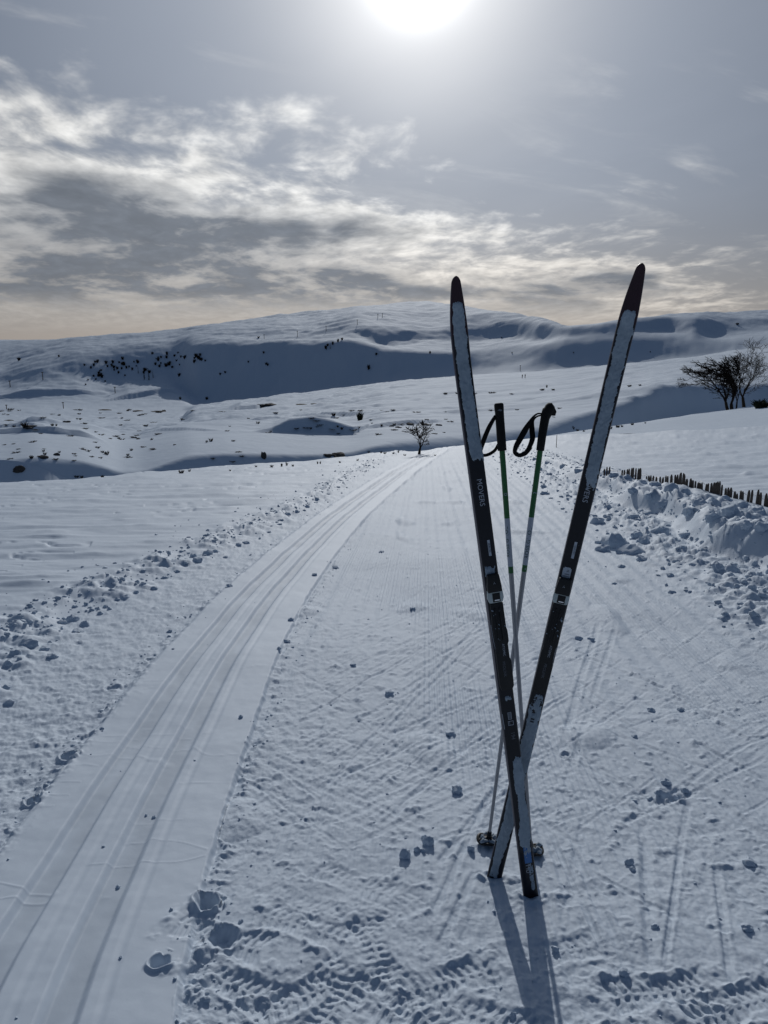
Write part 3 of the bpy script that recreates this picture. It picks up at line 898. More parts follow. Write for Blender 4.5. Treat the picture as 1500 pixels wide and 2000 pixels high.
def crust(root, surf, s_of, cover, seed, edges, thickness=0.0035):
    """snow stuck to the top sheet; cover: list of (row, amount 0..1), edges: (row, left, right) limits across"""
    rows = sorted(cover, key=lambda c: -c[0])
    S = [s_of(c[0]) for c in rows]; A = [c[1] for c in rows]
    e = sorted(edges, key=lambda c: -c[0])
    ES = [s_of(c[0]) for c in e]; EL = [c[1] for c in e]; ER = [c[2] for c in e]
    ns, ntt = 560, 26
    sv = np.linspace(max(S[0], 0.0), S[-1], ns); tv = np.linspace(-0.97, 0.97, ntt)
    SS, TT = np.meshgrid(sv, tv, indexing='ij')
    cov = np.interp(SS, S, A); L = np.interp(SS, ES, EL); Rr = np.interp(SS, ES, ER)
    n1 = fbm(SS * 34, TT * 1.5 + 3, 4, .6, seed); n2 = fbm(SS * 150, TT * 4, 3, .6, seed + 9)
    inside = np.minimum(TT - L, Rr - TT)
    val = np.minimum(np.minimum(inside * 3.2 + .12, .7), (cov - .62) * 2.4) + 0.34 * n1 + 0.15 * n2
    hgt = sst(val, 0.0, 0.35) * thickness * (0.75 + 0.5 * n1 + .35 * n2) - 0.0012 * (val < 0.02)
    vv = np.array([surf(float(a), float(b), float(max(c, -0.0012))) for a, b, c in zip(SS.ravel(), TT.ravel(), hgt.ravel())])
    q = grid_quads(ns, ntt)
    keep = (val.ravel()[q] > 0.0).any(axis=1)
    q = q[keep]
    used, inv = np.unique(q, return_inverse=True)
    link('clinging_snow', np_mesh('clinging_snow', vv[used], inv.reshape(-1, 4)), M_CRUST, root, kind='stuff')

def on_ski_text(root, surf, half, sc, tc, body, size, mat, name='lettering', h=0.0009):
    # reads downwards, tops of the letters to the right
    def xf(x, y):
        b = half(sc)
        s = sc - x
        return surf(s, tc + y / b, h)
    link(name, text_mesh(name, body, size, xf), mat, root)
def panel(root, surf, half, sa, sb, ta, tb, mat, name, h=0.0007, parent=None, rad=0.12, thick_=0.0):
    m = MB(); n = 10; k = 7
    for i in range(n + 1):
        for j in range(k + 1):
            m.v.append(tuple(surf(sa + (sb - sa) * i / n, ta + (tb - ta) * j / k, h)))
    for i in range(n):
        for j in range(k):
            if (i in (0, n - 1)) and (j in (0, k - 1)) and rad > 0: continue
            a0 = i * (k + 1) + j
            m.f.append((a0, a0 + 1, a0 + k + 2, a0 + k + 1))
    return link(name, m.mesh(name), mat, parent or root)
def block(root, surf, half, outline, h0, h1, mat, name, parent=None, bev=0.0015):
    """raised piece on the top sheet: outline of (s, t metres) points, from h0 to h1 above it"""
    m = MB(); n = len(outline)
    for h in (h0, h1):
        for (s, t) in outline:
            p = surf(s, 0, h); m.v.append((t, p.y, p.z))
    m.f.append(tuple(range(n))); m.f.append(tuple(range(2 * n - 1, n - 1, -1)))
    for i in range(n):
        j = (i + 1) % n
        m.f.append((i, n + i, n + j, j))
    me = m.mesh(name)
    bm = bmesh.new(); bm.from_mesh(me); bmesh.ops.recalc_face_normals(bm, faces=bm.faces)
    bmesh.ops.bevel(bm, geom=bm.edges[:], offset=bev, segments=2, affect='EDGES', profile=.6)
    bm.to_mesh(me); bm.free()
    me.polygons.foreach_set('use_smooth', [True] * len(me.polygons)); me.set_sharp_from_angle(angle=R(35))
    return link(name, me, mat, parent or root)

def binding(root, surf, half, s_of, rows, shift):
    """rows: pixel rows of cover top, plate top, plate bottom, heel plate end"""
    c0, p0, p1, e1 = [s_of(v) for v in rows]
    k = shift
    housing = block(root, surf, half, [(c0, -.017 + k), (c0, .017 + k), (p0 + .012, .0205 + k), (p0 - .004, .021 + k), (p0 - .004, -.021 + k), (p0 + .012, -.0205 + k)], -.002, .017, M_PLASTIC, 'binding_cover', bev=.004)
    block(root, surf, half, [(p0 + .001, -.0215 + k), (p0 + .001, .0215 + k), (p1 + .018, .0235 + k), (p1 + .004, .019 + k), (p1 + .004, -.019 + k), (p1 + .018, -.0235 + k)], -.001, .0125, M_PLATE, 'binding_plate', bev=.003)
    bl = root.children[-1]
    w0 = p0 - (p0 - p1) * .16; w1 = p1 + (p0 - p1) * .17
    block(root, surf, half, [(w0, -.0095 + k), (w0, .0125 + k), (w1, .0125 + k), (w1, -.0095 + k)], .010, .0134, M_PLASTIC, 'boot_bar_slot', parent=bl, bev=.0008)
    block(root, surf, half, [(w1 + .0075, -.005 + k), (w1 + .0075, .0095 + k), (w1 + .0038, .0095 + k), (w1 + .0038, -.005 + k)], .0125, .0150, M_STEEL, 'boot_bar', parent=bl, bev=.0006)
    # three-bladed mark on the cover
    m = MB(); sc = c0 + (p0 - c0) * .52; hh = surf(sc, 0, .0175)
    for q in range(3):
        a = math.pi / 2 + q * 2 * math.pi / 3
        dx_, dz_ = math.cos(a), math.sin(a)
        i0 = len(m.v)
        for (r_, o_) in ((.0008, -.0008), (.0048, 0), (.0008, .0008)):
            m.v.append((k + dx_ * r_ - dz_ * o_, hh.y, hh.z + dz_ * r_ + dx_ * o_))
        m.f.append((i0, i0 + 1, i0 + 2))
    link('emblem', m.mesh('emblem'), M_PRINT, housing)
    # heel plate with its two long ribs
    L = p1 - e1
    o = [(p1 + .002, -.0175 + k), (p1 + .002, .0195 + k), (p1 - L * .28, .0200 + k), (p1 - L * .32, .0225 + k), (p1 - L * .44, .0225 + k), (p1 - L * .47, .0190 + k), (p1 - L * .63, .0190 + k), (p1 - L * .67, .0230 + k),
         (e1 + .012, .0215 + k), (e1, .016 + k), (e1, -.016 + k), (e1 + .012, -.0195 + k), (p1 - L * .55, -.0195 + k), (p1 - L * .48, -.0165 + k), (p1 - L * .25, -.0195 + k)]
    hp = block(root, surf, half, o, -.001, .0085, M_PLASTIC, 'heel_plate', bev=.002)
    for t in (-.006, .007):
        block(root, surf, half, [(p1 - .012, t - .0016 + k), (p1 - .012, t + .0016 + k), (p1 - L * .42, t + .0016 + k), (p1 - L * .42, t - .0016 + k)], .008, .0125, M_PLASTIC, 'boot_ridge', parent=hp, bev=.0008)
    # little clots of snow caught on the plate
    rr = random.Random(int(rows[0])); m = MB()
    for q in range(9):
        s_ = p1 - L * rr.uniform(.05, .42); t_ = rr.uniform(-.016, .018) + k; r_ = rr.uniform(.0012, .0032)
        p = surf(s_, 0, .0090)
        m.ring_tube([(t_ - r_ * rr.uniform(.3, 1.6), p.y, p.z + r_ * rr.uniform(-2, 2)), (t_, p.y - r_ * .5, p.z), (t_ + r_, p.y, p.z - r_ * rr.uniform(0, 3))], [r_ * .4, r_, r_ * .5], 6)
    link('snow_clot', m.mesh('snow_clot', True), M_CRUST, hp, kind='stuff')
    # light swoosh line along the edge of the top sheet
    return hp, p1, e1

# left ski (in front at the crossing)
skiA = make_ski((1037, 1752), (882, 545), R(7), 'black ski leaning left whose tail stands nearest the camera, blue stripe low on it')
root, surf, half, thick, s_of, s0, s1 = skiA
crust(root, surf, s_of, [(588, .55), (598, .9), (640, 1.0), (780, 1.0), (850, .95), (892, .80), (905, .45), (920, .18), (940, .30), (985, .36), (1000, .1), (1096, .1), (1106, .62), (1124, .9), (1138, .75), (1148, .15),
                       (1352, .1), (1362, .75), (1374, .5), (1384, .1), (1410, .1), (1440, .44), (1475, .50), (1492, .8), (1510, 1.0), (1590, 1.0), (1625, 1.0), (1648, .8), (1662, .62), (1680, .60), (1735, .75), (1746, .15)], 11,
      [(545, -.75, .75), (700, -.66, .66), (880, -.62, .80), (900, -.4, .9), (930, .3, .95), (990, .3, .9), (1100, -.6, .6), (1140, -.7, .35), (1360, -.2, .5), (1440, -.6, .4), (1480, -.2, .8), (1520, -.55, .95), (1555, -.25, .7), (1600, -.25, .85), (1628, -.75, .85),
       (1655, -.45, .6), (1680, .05, .6), (1740, .20, .62)])
M_hp, p1, e1 = binding(root, surf, half, s_of, (1120, 1152, 1178, 1346), .0015)
on_ski_text(root, surf, half, s_of(962), .02, 'MOVERS', .0205, M_PRINT)
st = panel(root, surf, half, s_of(1055), s_of(1086), .02, .34, M_STICK, 'sticker', rad=0)
on_ski_text(st, surf, half, s_of(1070.5), .18, 'SKINTEC', .0072, M_TOP, h=.0012)
on_ski_text(root, surf, half, s_of(1268), .25, 'ATOMIC', .0098, M_PRINT, h=.0092)
on_ski_text(root, surf, half, s_of(1305), .02, 'PROLINK', .0115, M_PRINT_DIM, h=.0092)
# square panel (print left blank), boxed pictogram, length
fr = MB()
def frame_strips(sa, sb, ta, tb, wS, wT):
    for (x0, x1, t0, t1) in ((sa, sa - wS, ta, tb), (sb + wS, sb, ta, tb), (sa - wS, sb + wS, ta, ta + wT), (sa - wS, sb + wS, tb - wT, tb)):
        i0 = len(fr.v)
        for (s_, t_) in ((x0, t0), (x0, t1), (x1, t1), (x1, t0)): fr.v.append(tuple(surf(s_, t_, .0010)))
        fr.f.append((i0, i0 + 1, i0 + 2, i0 + 3))
frame_strips(s_of(1391), s_of(1405), -.22, .26, .0012, .05)
frame_strips(s_of(1408), s_of(1416.5), -.30, .42, .0014, .06)
frame_strips(s_of(1409), s_of(1415.5), -.12, -.06, .002, .02)
link('printed_frame', fr.mesh('printed_frame'), M_PRINT, root)
panel(root, surf, half, s_of(1392.3), s_of(1403.6), -.17, .21, M_PRINT_DIM, 'printed_square', rad=0)
on_ski_text(root, surf, half, s_of(1437), .12, '194', .0165, M_PRINT_DIM)
panel(root, surf, half, s_of(1650), s_of(1686), -.32, .62, M_BLUE, 'blue_stripe', h=.0008, rad=0)
on_ski_text(root, surf, half, s_of(1697), -.02, 'MU', .0195, M_PRINT)
# pale curved line on the side of the top sheet
for (ra, rb, ta, tb) in ((1218, 1250, -.92, -.84), (1250, 1285, -.84, -.62), (1392, 1422, -.93, -.86)):
    m = MB(); i0 = 0
    for i in range(9):
        f = i / 8; s_ = s_of(ra + (rb - ra) * f); t_ = ta + (tb - ta) * f
        for o in (-.035, .035): m.v.append(tuple(surf(s_, t_ + o, .0010)))
    for i in range(8): m.f.append((2 * i, 2 * i + 1, 2 * i + 3, 2 * i + 2))
    link('pale_line', m.mesh('pale_line'), M_PRINT, root)

# right ski (behind)
skiB = make_ski((965, 1714), (1251, 518), R(-14), 'black ski leaning right with a pale sticker above its binding and a dark red tip')
root, surf, half, thick, s_of, s0, s1 = skiB
crust(root, surf, s_of, [(602, .2), (609, .9), (640, 1.0), (800, 1.0), (900, .98), (935, .85), (955, .62), (966, .2), (1046, .1), (1056, .46), (1088, .46), (1096, .1), (1350, .1), (1358, .7), (1372, .62), (1400, .8), (1440, .9),
                       (1460, 1.0), (1600, 1.0), (1660, .95), (1685, .85), (1712, .75), (1716, .6)], 23,
      [(600, -.6, .6), (640, -.72, .72), (800, -.66, .66), (930, -.55, .80), (955, -.1, .7), (1060, -.5, .75), (1090, -.5, .7), (1356, -.2, .6), (1380, -.7, .75), (1420, -.6, .8), (1500, -.85, .85), (1600, -.6, .9), (1650, -.75, .6), (1690, -.6, .25), (1716, -.75, .35)])
binding(root, surf, half, s_of, (1128, 1157, 1180, 1352), -.0015)
on_ski_text(root, surf, half, s_of(955), .02, 'MOVERS', .0205, M_PRINT)
st = panel(root, surf, half, s_of(1058), s_of(1090), .0, .34, M_STICK, 'sticker', rad=0)
on_ski_text(st, surf, half, s_of(1074), .17, 'SKINTEC', .0072, M_PRINT_DIM, h=.0012)
st = panel(root, surf, half, s_of(1108.5), s_of(1130), -.62, .42, M_STICK, 'sticker', rad=.2)
for (r_, a_, b_) in ((1113, -.1, .14), (1115.5, -.14, .2), (1121, -.3, .3), (1125, -.5, .3)):
    panel(st, surf, half, s_of(r_), s_of(r_ + 1.2), a_, b_, M_PRINT_DIM, 'printed_line', h=.0011, rad=0)
on_ski_text(root, surf, half, s_of(1270), .12, 'ATOMIC', .0098, M_PRINT, h=.0092)
on_ski_text(root, surf, half, s_of(1308), -.02, 'PROLINK', .0115, M_PRINT_DIM, h=.0092)
for (r_) in (1402, 1407):
    panel(root, surf, half, s_of(r_), s_of(r_ + 2.6), -.22, .26, M_TOP, 'printed_bar', h=.0042, rad=0)
for (ra, rb, ta, tb) in ((1262, 1287, .86, .80),):
    m = MB()
    for i in range(9):
        f = i / 8; s_ = s_of(ra + (rb - ra) * f); t_ = ta + (tb - ta) * f
        for o in (-.04, .04): m.v.append(tuple(surf(s_, t_ + o, .0010)))
    for i in range(8): m.f.append((2 * i, 2 * i + 1, 2 * i + 3, 2 * i + 2))
    link('pale_line', m.mesh('pale_line'), M_PRINT, root)
# ------------------------------------------------------------------ ski poles
def make_pole(top_px, tip_px, length, label, bands, texts, grip_side, strap_pts, strap_w, off):
    g = spot(*tip_px); g = Vector((g.x, g.y + off, g.z))
    d = pix_dir(*top_px)
    best = None
    for i in range(1500):
        k = 1.6 + i * .001
        p = CAM + d * k
        e = abs((p - g).length - length)
        if best is None or e < best[0]: best = (e, p)
        if p.y > g.y + .25: break
    top = best[1]
    a = (top - g).normalized()
    w = Vector((1, 0, 0)); w = (w - a * w.dot(a)).normalized()
    yv = a.cross(w)
    Mx = Matrix((w, yv, a)).transposed().to_4x4(); Mx.translation = g
    root = empty('ski_pole', g, label, 'ski pole', 'ski poles planted behind the skis')
    root.matrix_world = Mx
    L = (top - g).length
    def s_of(py):
        lo, hi = 0.0, L
        for _ in range(40):
            m_ = (lo + hi) / 2
            if project(Mx @ Vector((0, 0, m_)))[1] > py: lo = m_
            else: hi = m_
        return (lo + hi) / 2
    Rr = lambda s: 0.0052 + 0.0033 * min(1, s / (L * .75))
    def tube(sa, sb, name, mat, extra=0.0, n=20):
        ks = max(2, int((sb - sa) / .05) + 2)
        zs = np.linspace(sa, sb, ks)
        m = MB().ring_tube([(0, 0, z) for z in zs], [Rr(z) + extra for z in zs], n, up=(0, 1, 0))
        me = m.mesh(name, True); me.set_sharp_from_angle(angle=R(40))
        return link(name, me, mat, root)
    sg = s_of(880)
    shaft = tube(-.03, sg + .03, 'shaft', M_ALU)
    for (ra, rb, mat, nm) in bands:
        tube(s_of(rb), s_of(ra) if ra > 880 else sg + .01, nm, mat, .00035)
    for (row, body, size, mat, tr) in texts:
        sc = s_of(row); rad = Rr(sc) + .0007
        def xf(x, y, sc=sc, rad=rad, tr=tr):
            th = y / rad + tr
            return Vector((math.sin(th) * -rad, -math.cos(th) * rad, sc + x))
        link('lettering', text_mesh('lettering', body, size, xf), mat, root)
    # grip
    m = MB()
    G = L - sg
    if grip_side == 0:
        prof = [(0, .0135), (.01, .0142), (.35, .0142), (.6, .0140), (.80, .0142), (.90, .0150), (.96, .0150), (.99, .0128), (1.0, .0085)]
        m.ring_tube([(0, 0, sg + G * p) for p, r in prof], [r for p, r in prof], 20, up=(0, 1, 0))
    else:
        prof = [(0, .0125, 0), (.01, .0132, 0), (.3, .0138, 0), (.55, .0145, .001), (.70, .0150, .002), (.80, .0175, .005), (.87, .0195, .009), (.93, .0190, .010), (.975, .0150, .006), (1.0, .0070, .002)]
        m.ring_tube([(x, 0, sg + G * p) for p, r, x in prof], [(r * .95, r) for p, r, x in prof], 20, up=(0, 1, 0))
    grip = link('grip', m.mesh('grip', True), M_GRIP, root)
    if grip_side:
        m = MB().ring_tube([(.008, 0, L - .008), (.018, 0, L - .014), (.0265, 0, L - .024), (.0275, 0, L - .034)], [.010, .0115, .0095, .0055], 10)
        link('grip_nose', m.mesh('grip_nose', True), M_GRIP, grip)
        m = MB().ring_tube([(.024, -.002, L - .0375), (.033, -.002, L - .0385)], [(.0035, .0012), (.0015, .0008)], 8)
        link('release_tab', m.mesh('release_tab', True), M_PRINT_DIM, grip)
    else:
        m = MB()
        hh = -.0155
        for (x, z) in ((-.008, .0), (.0, .0035), (.008, -.001), (.002, -.0045)): m.v.append((x, hh, L - .022 + z))
        m.f.append((0, 1, 2, 3)); link('emblem', m.mesh('emblem'), M_PRINT_DIM, grip)
    # strap: ribbon through points given in rows/columns of the photograph, laid in the pole's own plane
    def loc(px, py, dy):
        dd = pix_dir(px, py)
        inv = Mx.inverted(); o = inv @ CAM; v = inv.to_3x3() @ dd
        k = (dy - o.y) / v.y
        return o + v * k
    for (pts, wid) in strap_pts:
        P = [loc(*q) for q in pts]
        # smooth
        Q = []
        for i in range(len(P) - 1):
            p0, p1_, p2, p3 = P[max(i - 1, 0)], P[i], P[i + 1], P[min(i + 2, len(P) - 1)]
            for t in np.linspace(0, 1, 7)[:-1]:
                t = float(t)
                Q.append(.5 * ((2 * p1_) + (p2 - p0) * t + (2 * p0 - 5 * p1_ + 4 * p2 - p3) * t * t + (3 * p1_ - p0 - 3 * p2 + p3) * t ** 3))
        Q.append(P[-1])
        n = len(Q)
        ws = np.interp(np.linspace(0, 1, n), np.linspace(0, 1, len(wid)), wid)
        m = MB(); 
        for i, p in enumerate(Q):
            dd = (Q[min(i + 1, n - 1)] - Q[max(i - 1, 0)]).normalized()
            tw = 0.45 * math.sin(i / n * 5)
            side_v = dd.cross(Vector((math.sin(tw) * .4, 1, 0))).normalized()
            nv = dd.cross(side_v).normalized()
            for (u_, v_) in ((-1, -1), (1, -1), (1, 1), (-1, 1)):
                m.v.append(tuple(p + side_v * (u_ * float(ws[i]) * .5) + nv * (v_ * .0011)))
        for i in range(n - 1):
            for k in range(4):
                a0 = i * 4 + k; a1 = i * 4 + (k + 1) % 4
                m.f.append((a0, a1, a1 + 4, a0 + 4))
        m.f.append((3, 2, 1, 0)); m.f.append(tuple((n - 1) * 4 + k for k in range(4)))
        link('strap', m.mesh('strap', True), M_WEB, root)
    # basket and tip
    m = MB()
    hb = .014; rb = .037
    ring = []
    for k in range(25):
        t = 2 * math.pi * k / 24
        ring.append((math.cos(t) * rb, math.sin(t) * rb * .95, hb + .004 * math.sin(3 * t)))
    m.ring_tube(ring, [(.0055, .0042)] * 25, 6, cap=False)
    bk = link('basket', m.mesh('basket', True), M_PLASTIC, root)
    # solid web of the basket, dished
    m = MB(); nn = 24
    for (rr_, zz_) in ((.009, hb + .010), (.018, hb + .006), (.028, hb + .003), (.036, hb)):
        for k in range(nn): t = 2 * math.pi * k / nn; m.v.append((math.cos(t) * rr_, math.sin(t) * rr_ * .95, zz_))
    for l in range(3):
        for k in range(nn):
            if l == 1 and k % 8 in (2, 3): continue
            a0 = l * nn + k; a1 = l * nn + (k + 1) % nn
            m.f.append((a0, a1, a1 + nn, a0 + nn))
    link('basket_web', m.mesh('basket_web', True), M_PLASTIC, bk)
    for k in range(6):
        t = 2 * math.pi * k / 6 + .3
        m = MB().ring_tube([(0, 0, hb + .012), (math.cos(t) * rb * .5, math.sin(t) * rb * .5, hb + .006), (math.cos(t) * rb, math.sin(t) * rb * .95, hb)], [(.0045, .003), (.0032, .0022), (.0035, .0022)], 6)
        link('basket_spoke', m.mesh('basket_spoke', True), M_PLASTIC, bk)
    m = MB().ring_tube([(0, 0, hb - .01), (0, 0, hb + .03)], [.0095, .0075], 12)
    link('basket_hub', m.mesh('basket_hub', True), M_PLASTIC, bk)
    rr = random.Random(int(top_px[0])); m = MB()
    for q in range(16):
        t = rr.uniform(0, 2 * math.pi); r_ = rr.uniform(.005, .012); rd = rb * rr.uniform(.45, 1.0)
        c_ = Vector((math.cos(t) * rd, math.sin(t) * rd * .95, hb + .003))
        m.ring_tube([c_ + Vector((-r_, 0, -r_ * .3)), c_ + Vector((0, 0, r_ * .5)), c_ + Vector((r_, .002, -r_ * .2))], [r_ * .5, r_, r_ * .5], 7)
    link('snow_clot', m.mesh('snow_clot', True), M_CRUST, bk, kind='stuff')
    m = MB().ring_tube([(0, 0, -.045), (0, 0, 0.022)], [.0025, .0052], 10)
    link('pole_tip', m.mesh('pole_tip', True), M_STEEL, root)
    return root
make_pole((974, 787), (1038, 1668), 1.50, 'green and silver ski pole with its grip seen square on, nearer the left ski',
          [(880, 1012, M_GREEN, 'green_sleeve'), (1012, 1106, M_BAND, 'pale_sleeve'), (1106, 1119, M_GREEN, 'green_ring')],
          [(1058, 'ROSSIGNOL', .0185, M_DKGREEN, .8), (965, 'G', .014, M_BAND, .0)],
          0, [([(968, 812, -.004), (955, 835, -.010), (944, 862, -.014), (938, 884, -.012), (942, 889, -.006), (953, 888, .004), (966, 880, .008), (973, 868, .010)], [.010, .014, .015, .011, .010, .010, .010, .008])], .02, 0.0)
make_pole((1067, 789), (956, 1660), 1.50, 'green and silver ski pole with a nosed grip turned sideways, nearer the right ski',
          [(880, 1010, M_GREEN, 'green_sleeve'), (1010, 1103, M_BAND, 'pale_sleeve'), (1103, 1116, M_GREEN, 'green_ring')],
          [(1060, 'ROSSIGNOL', .0190, M_DKGREEN, .05), (962, '2', .014, M_BAND, .0), (1110, 'e', .012, M_BAND, .0)],
          1, [([(1058, 808, 0), (1050, 808, -.004), (1042, 814, -.006), (1034, 826, -.008), (1020, 850, -.010), (1008, 872, -.010), (1006, 884, -.006), (1014, 889, 0), (1026, 885, .006), (1036, 872, .008)], [.005, .005, .006, .010, .019, .018, .014, .013, .013, .015, .017]),
              ([(1057, 811, .004), (1048, 814, .005), (1041, 822, .006), (1039, 838, .008), (1040, 856, .008), (1034, 874, .008)], [.005, .005, .008, .017, .017, .014])], .02, 0.035)
# ------------------------------------------------------------------ paling fence on the right
M_WOOD = simple('weathered_chestnut', (0.105, 0.086, 0.072), 0.85, 0, .2, 35, .45, .5)
M_WIRE = simple('galvanised_wire', (0.16, 0.16, 0.165), 0.5, .8, .5, 100, .2, .05)
M_BARK = simple('dark_bark', (0.030, 0.022, 0.017), 0.9, 0, .15, 30, .4, .5)
M_TWIG = simple('dark_twigs', (0.024, 0.017, 0.014), 0.9, 0, .15, 40, .4, .2)
M_NEEDLE = simple('dark_needles', (0.022, 0.030, 0.016), 0.9, 0, .15, 25, .5, .3)
M_HEATH = simple('winter_heather', (0.040, 0.029, 0.021), 0.95, 0, .1, 25, .5, .4)
M_ROCK = simple('dark_rock', (0.060, 0.055, 0.052), 0.9, 0, .2, 8, .5, .6)
M_CLOTH = simple('dark_clothing', (0.012, 0.014, 0.022), 0.9, 0, .1, 20, .3, .1)
M_SKIN = simple('skin', (0.42, 0.27, 0.20), 0.6, 0, .3, 20, .1, .05)

rp = random.Random(21)
TOPS = [(437, 200), (455, 188), (467, 186), (552, 208), (567, 206), (584, 203), (598, 199), (615, 195), (624, 193), (642, 196), (660, 197), (673, 196), (712, 248), (726, 245), (740, 243), (753, 245), (775, 252), (800, 252), (815, 255),
        (836, 245), (851, 248), (876, 238), (903, 240), (912, 238), (928, 226), (938, 225), (950, 228), (958, 235), (972, 265), (995, 265), (1003, 263), (1015, 275), (1030, 280), (1048, 290), (1060, 292), (1075, 292), (1097, 298),
        (1115, 296), (1133, 292), (1148, 288), (1160, 288), (1173, 284), (1188, 282), (1202, 305), (1228, 325), (1246, 322), (1262, 322), (1287, 347), (1304, 362), (1325, 343), (1341, 348), (1376, 338), (1398, 338), (1437, 335),
        (1456, 355), (1492, 360), (1512, 362), (1531, 358)]
def fence_line(px):
    """ground position of the fence below column px"""
    q = spot(px, float(np.interp(px, [1175, 1250, 1320, 1400, 1500, 1520], [928, 938, 952, 970, 990, 995])), 4.0)
    return q
pts_f = [(1050 + a / 3.3333, 855.5 + b / 3.3333) for a, b in TOPS]
A_, B_ = fence_line(1180), fence_line(1505)
fence = empty('paling_fence', B_, 'weathered wooden paling fence half buried behind the right snow bank', 'fence')
fence_dir = (Vector((A_.x, A_.y, 0)) - Vector((B_.x, B_.y, 0)))
tops3 = []
for i, (px, py) in enumerate(pts_f):
    # intersect the sight line with the upright plane of the fence
    d = pix_dir(px, py); n = Vector((fence_dir.y, -fence_dir.x, 0))
    k = (B_ - CAM).dot(n) / d.dot(n)
    top = CAM + d * k
    gz_ = ground(top.x, top.y)
    tops3.append((top, gz_))
    zt = max(top.z, gz_ + .05)
    H = zt - gz_ + .35
    wd = rp.uniform(.017, .025)
    m = MB()
    lean = rp.uniform(-.05, .05); lean2 = rp.uniform(-.03, .03)
    z0_ = gz_ - .35
    for (f, ww) in ((0, 1), (.80, 1), (.93, .82), (1.0, .18)):
        zz_ = -.35 + H * f
        ox, oy = lean * (f - .5) * H, lean2 * (f - .5) * H
        for (u_, v_) in ((-1, -1), (1, -1), (1, 1), (-1, 1)):
            m.v.append((u_ * wd * ww + ox, v_ * .008 + oy, zz_))
    for l in range(3):
        for k2 in range(4):
            a0 = l * 4 + k2; a1 = l * 4 + (k2 + 1) % 4
            m.f.append((a0, a1, a1 + 4, a0 + 4))
    m.f.append((12, 13, 14, 15)); m.f.append((3, 2, 1, 0))
    o = link('paling', m.mesh('paling'), M_WOOD, fence)
    o.location = Vector((top.x, top.y, gz_)) - B_
    o.rotation_euler = (0, 0, math.atan2(fence_dir.y, fence_dir.x) + rp.uniform(-.25, .25))
for hgt in (.10,):
    m = MB()
    P = [t[0] for t in tops3]
    line = [Vector((p.x, p.y, g_ + hgt + .02 * math.sin(i * 1.7))) - B_ for i, (p, g_) in enumerate(tops3)]
    m.ring_tube(line, .003, 4)
    link('wire', m.mesh('wire', True), M_WIRE, fence)

# ------------------------------------------------------------------ bare trees
def grow(seed, trunk, levels, spread, wind, rmin, lateral=0.55, droop=0.0):
    """limbs of a bare tree: trunk = list of (start, direction, length, radius); returns (trunk mesh builder, crown mesh builder)"""
    rg = random.Random(seed)
    tb, cb = MB(), MB()
    def branch(p, d, L, r, lv):
        n = 4 if lv < 2 else 3
        pts, rad = [p], [r]
        dd = d.copy()
        for i in range(n):
            j = Vector((rg.gauss(0, 1), rg.gauss(0, 1), rg.gauss(0, 1))) * (.08 + .035 * lv)
            dd = (dd + j + wind * (.05 * lv) + Vector((0, 0, .09 if lv < 3 else .02 - droop))).normalized()
            pts.append(pts[-1] + dd * (L / n)); rad.append(r * (1 - .42 * (i + 1) / n))
        rad = [max(q_, rmin) for q_ in rad]
        (tb if lv == 0 else cb).ring_tube(pts, rad, 7 if lv == 0 else (5 if lv < 3 else 3), cap=False)
        if lv >= levels: return
        kids = rg.choice((2, 3, 3)) if lv < 2 else rg.choice((2, 2, 3))
        for k in range(kids):
            az = rg.uniform(0, 2 * math.pi)
            u = dd.orthogonal().normalized(); v = dd.cross(u)
            sp = spread * rg.uniform(.55, 1.25)
            nd = (dd * math.cos(sp) + (u * math.cos(az) + v * math.sin(az)) * math.sin(sp)).normalized()
            if nd.z < -.15: nd.z = -.1 * nd.z; nd.normalize()
            branch(pts[-1], nd, L * rg.uniform(.66, .86), rad[-1] * rg.uniform(.62, .8), lv + 1)
        if lv >= 1:
            for i in range(1, n):
                if rg.random() < lateral:
                    az = rg.uniform(0, 2 * math.pi); dl = (pts[i + 1] - pts[i]).normalized()
                    u = dl.orthogonal().normalized(); v = dl.cross(u); sp = spread * rg.uniform(.9, 1.6)
                    nd = (dl * math.cos(sp) + (u * math.cos(az) + v * math.sin(az)) * math.sin(sp)).normalized()
                    branch(pts[i], nd, L * rg.uniform(.45, .66), rad[i] * .5, min(levels, lv + 2))
    for (p, d, L, r) in trunk: branch(Vector(p), Vector(d).normalized(), L, r, 0)
    return tb, cb
def fit(mb_list, target_w, target_h):
    allv = [v for m in mb_list for v in m.v]
    h = max(v[2] for v in allv); wl = -min(v[0] for v in allv); wr = max(v[0] for v in allv)
    sz, sl, sr = target_h / h, target_w[0] / wl, target_w[1] / wr
    bl = lambda x: sl + (sr - sl) * min(max(x / wr * .5 + .5, 0), 1)
    for m in mb_list: m.v = [(x * bl(x), y * (sl + sr) / 2, z * sz) for x, y, z in m.v]
def plant_tree(name, label, cat, at, w, h, seed, trunk, levels, spread, wind, group=None, lateral=.55, twig=M_TWIG, rmin=.02):
    tb, cb = grow(seed, trunk, levels, spread, Vector(wind), rmin, lateral)
    fit([tb, cb], w, h)
    root = empty(name, at, label, cat, group)
    link('trunk', tb.mesh('trunk', True), M_BARK, root)
    link('crown', cb.mesh('crown', True), twig, root)
    return root
def beyond(px, py, y):
    """a point y metres ahead under column px"""
    d = pix_dir(px, py); x = d.x / d.y * y
    return Vector((x, y, ground(x, y)))
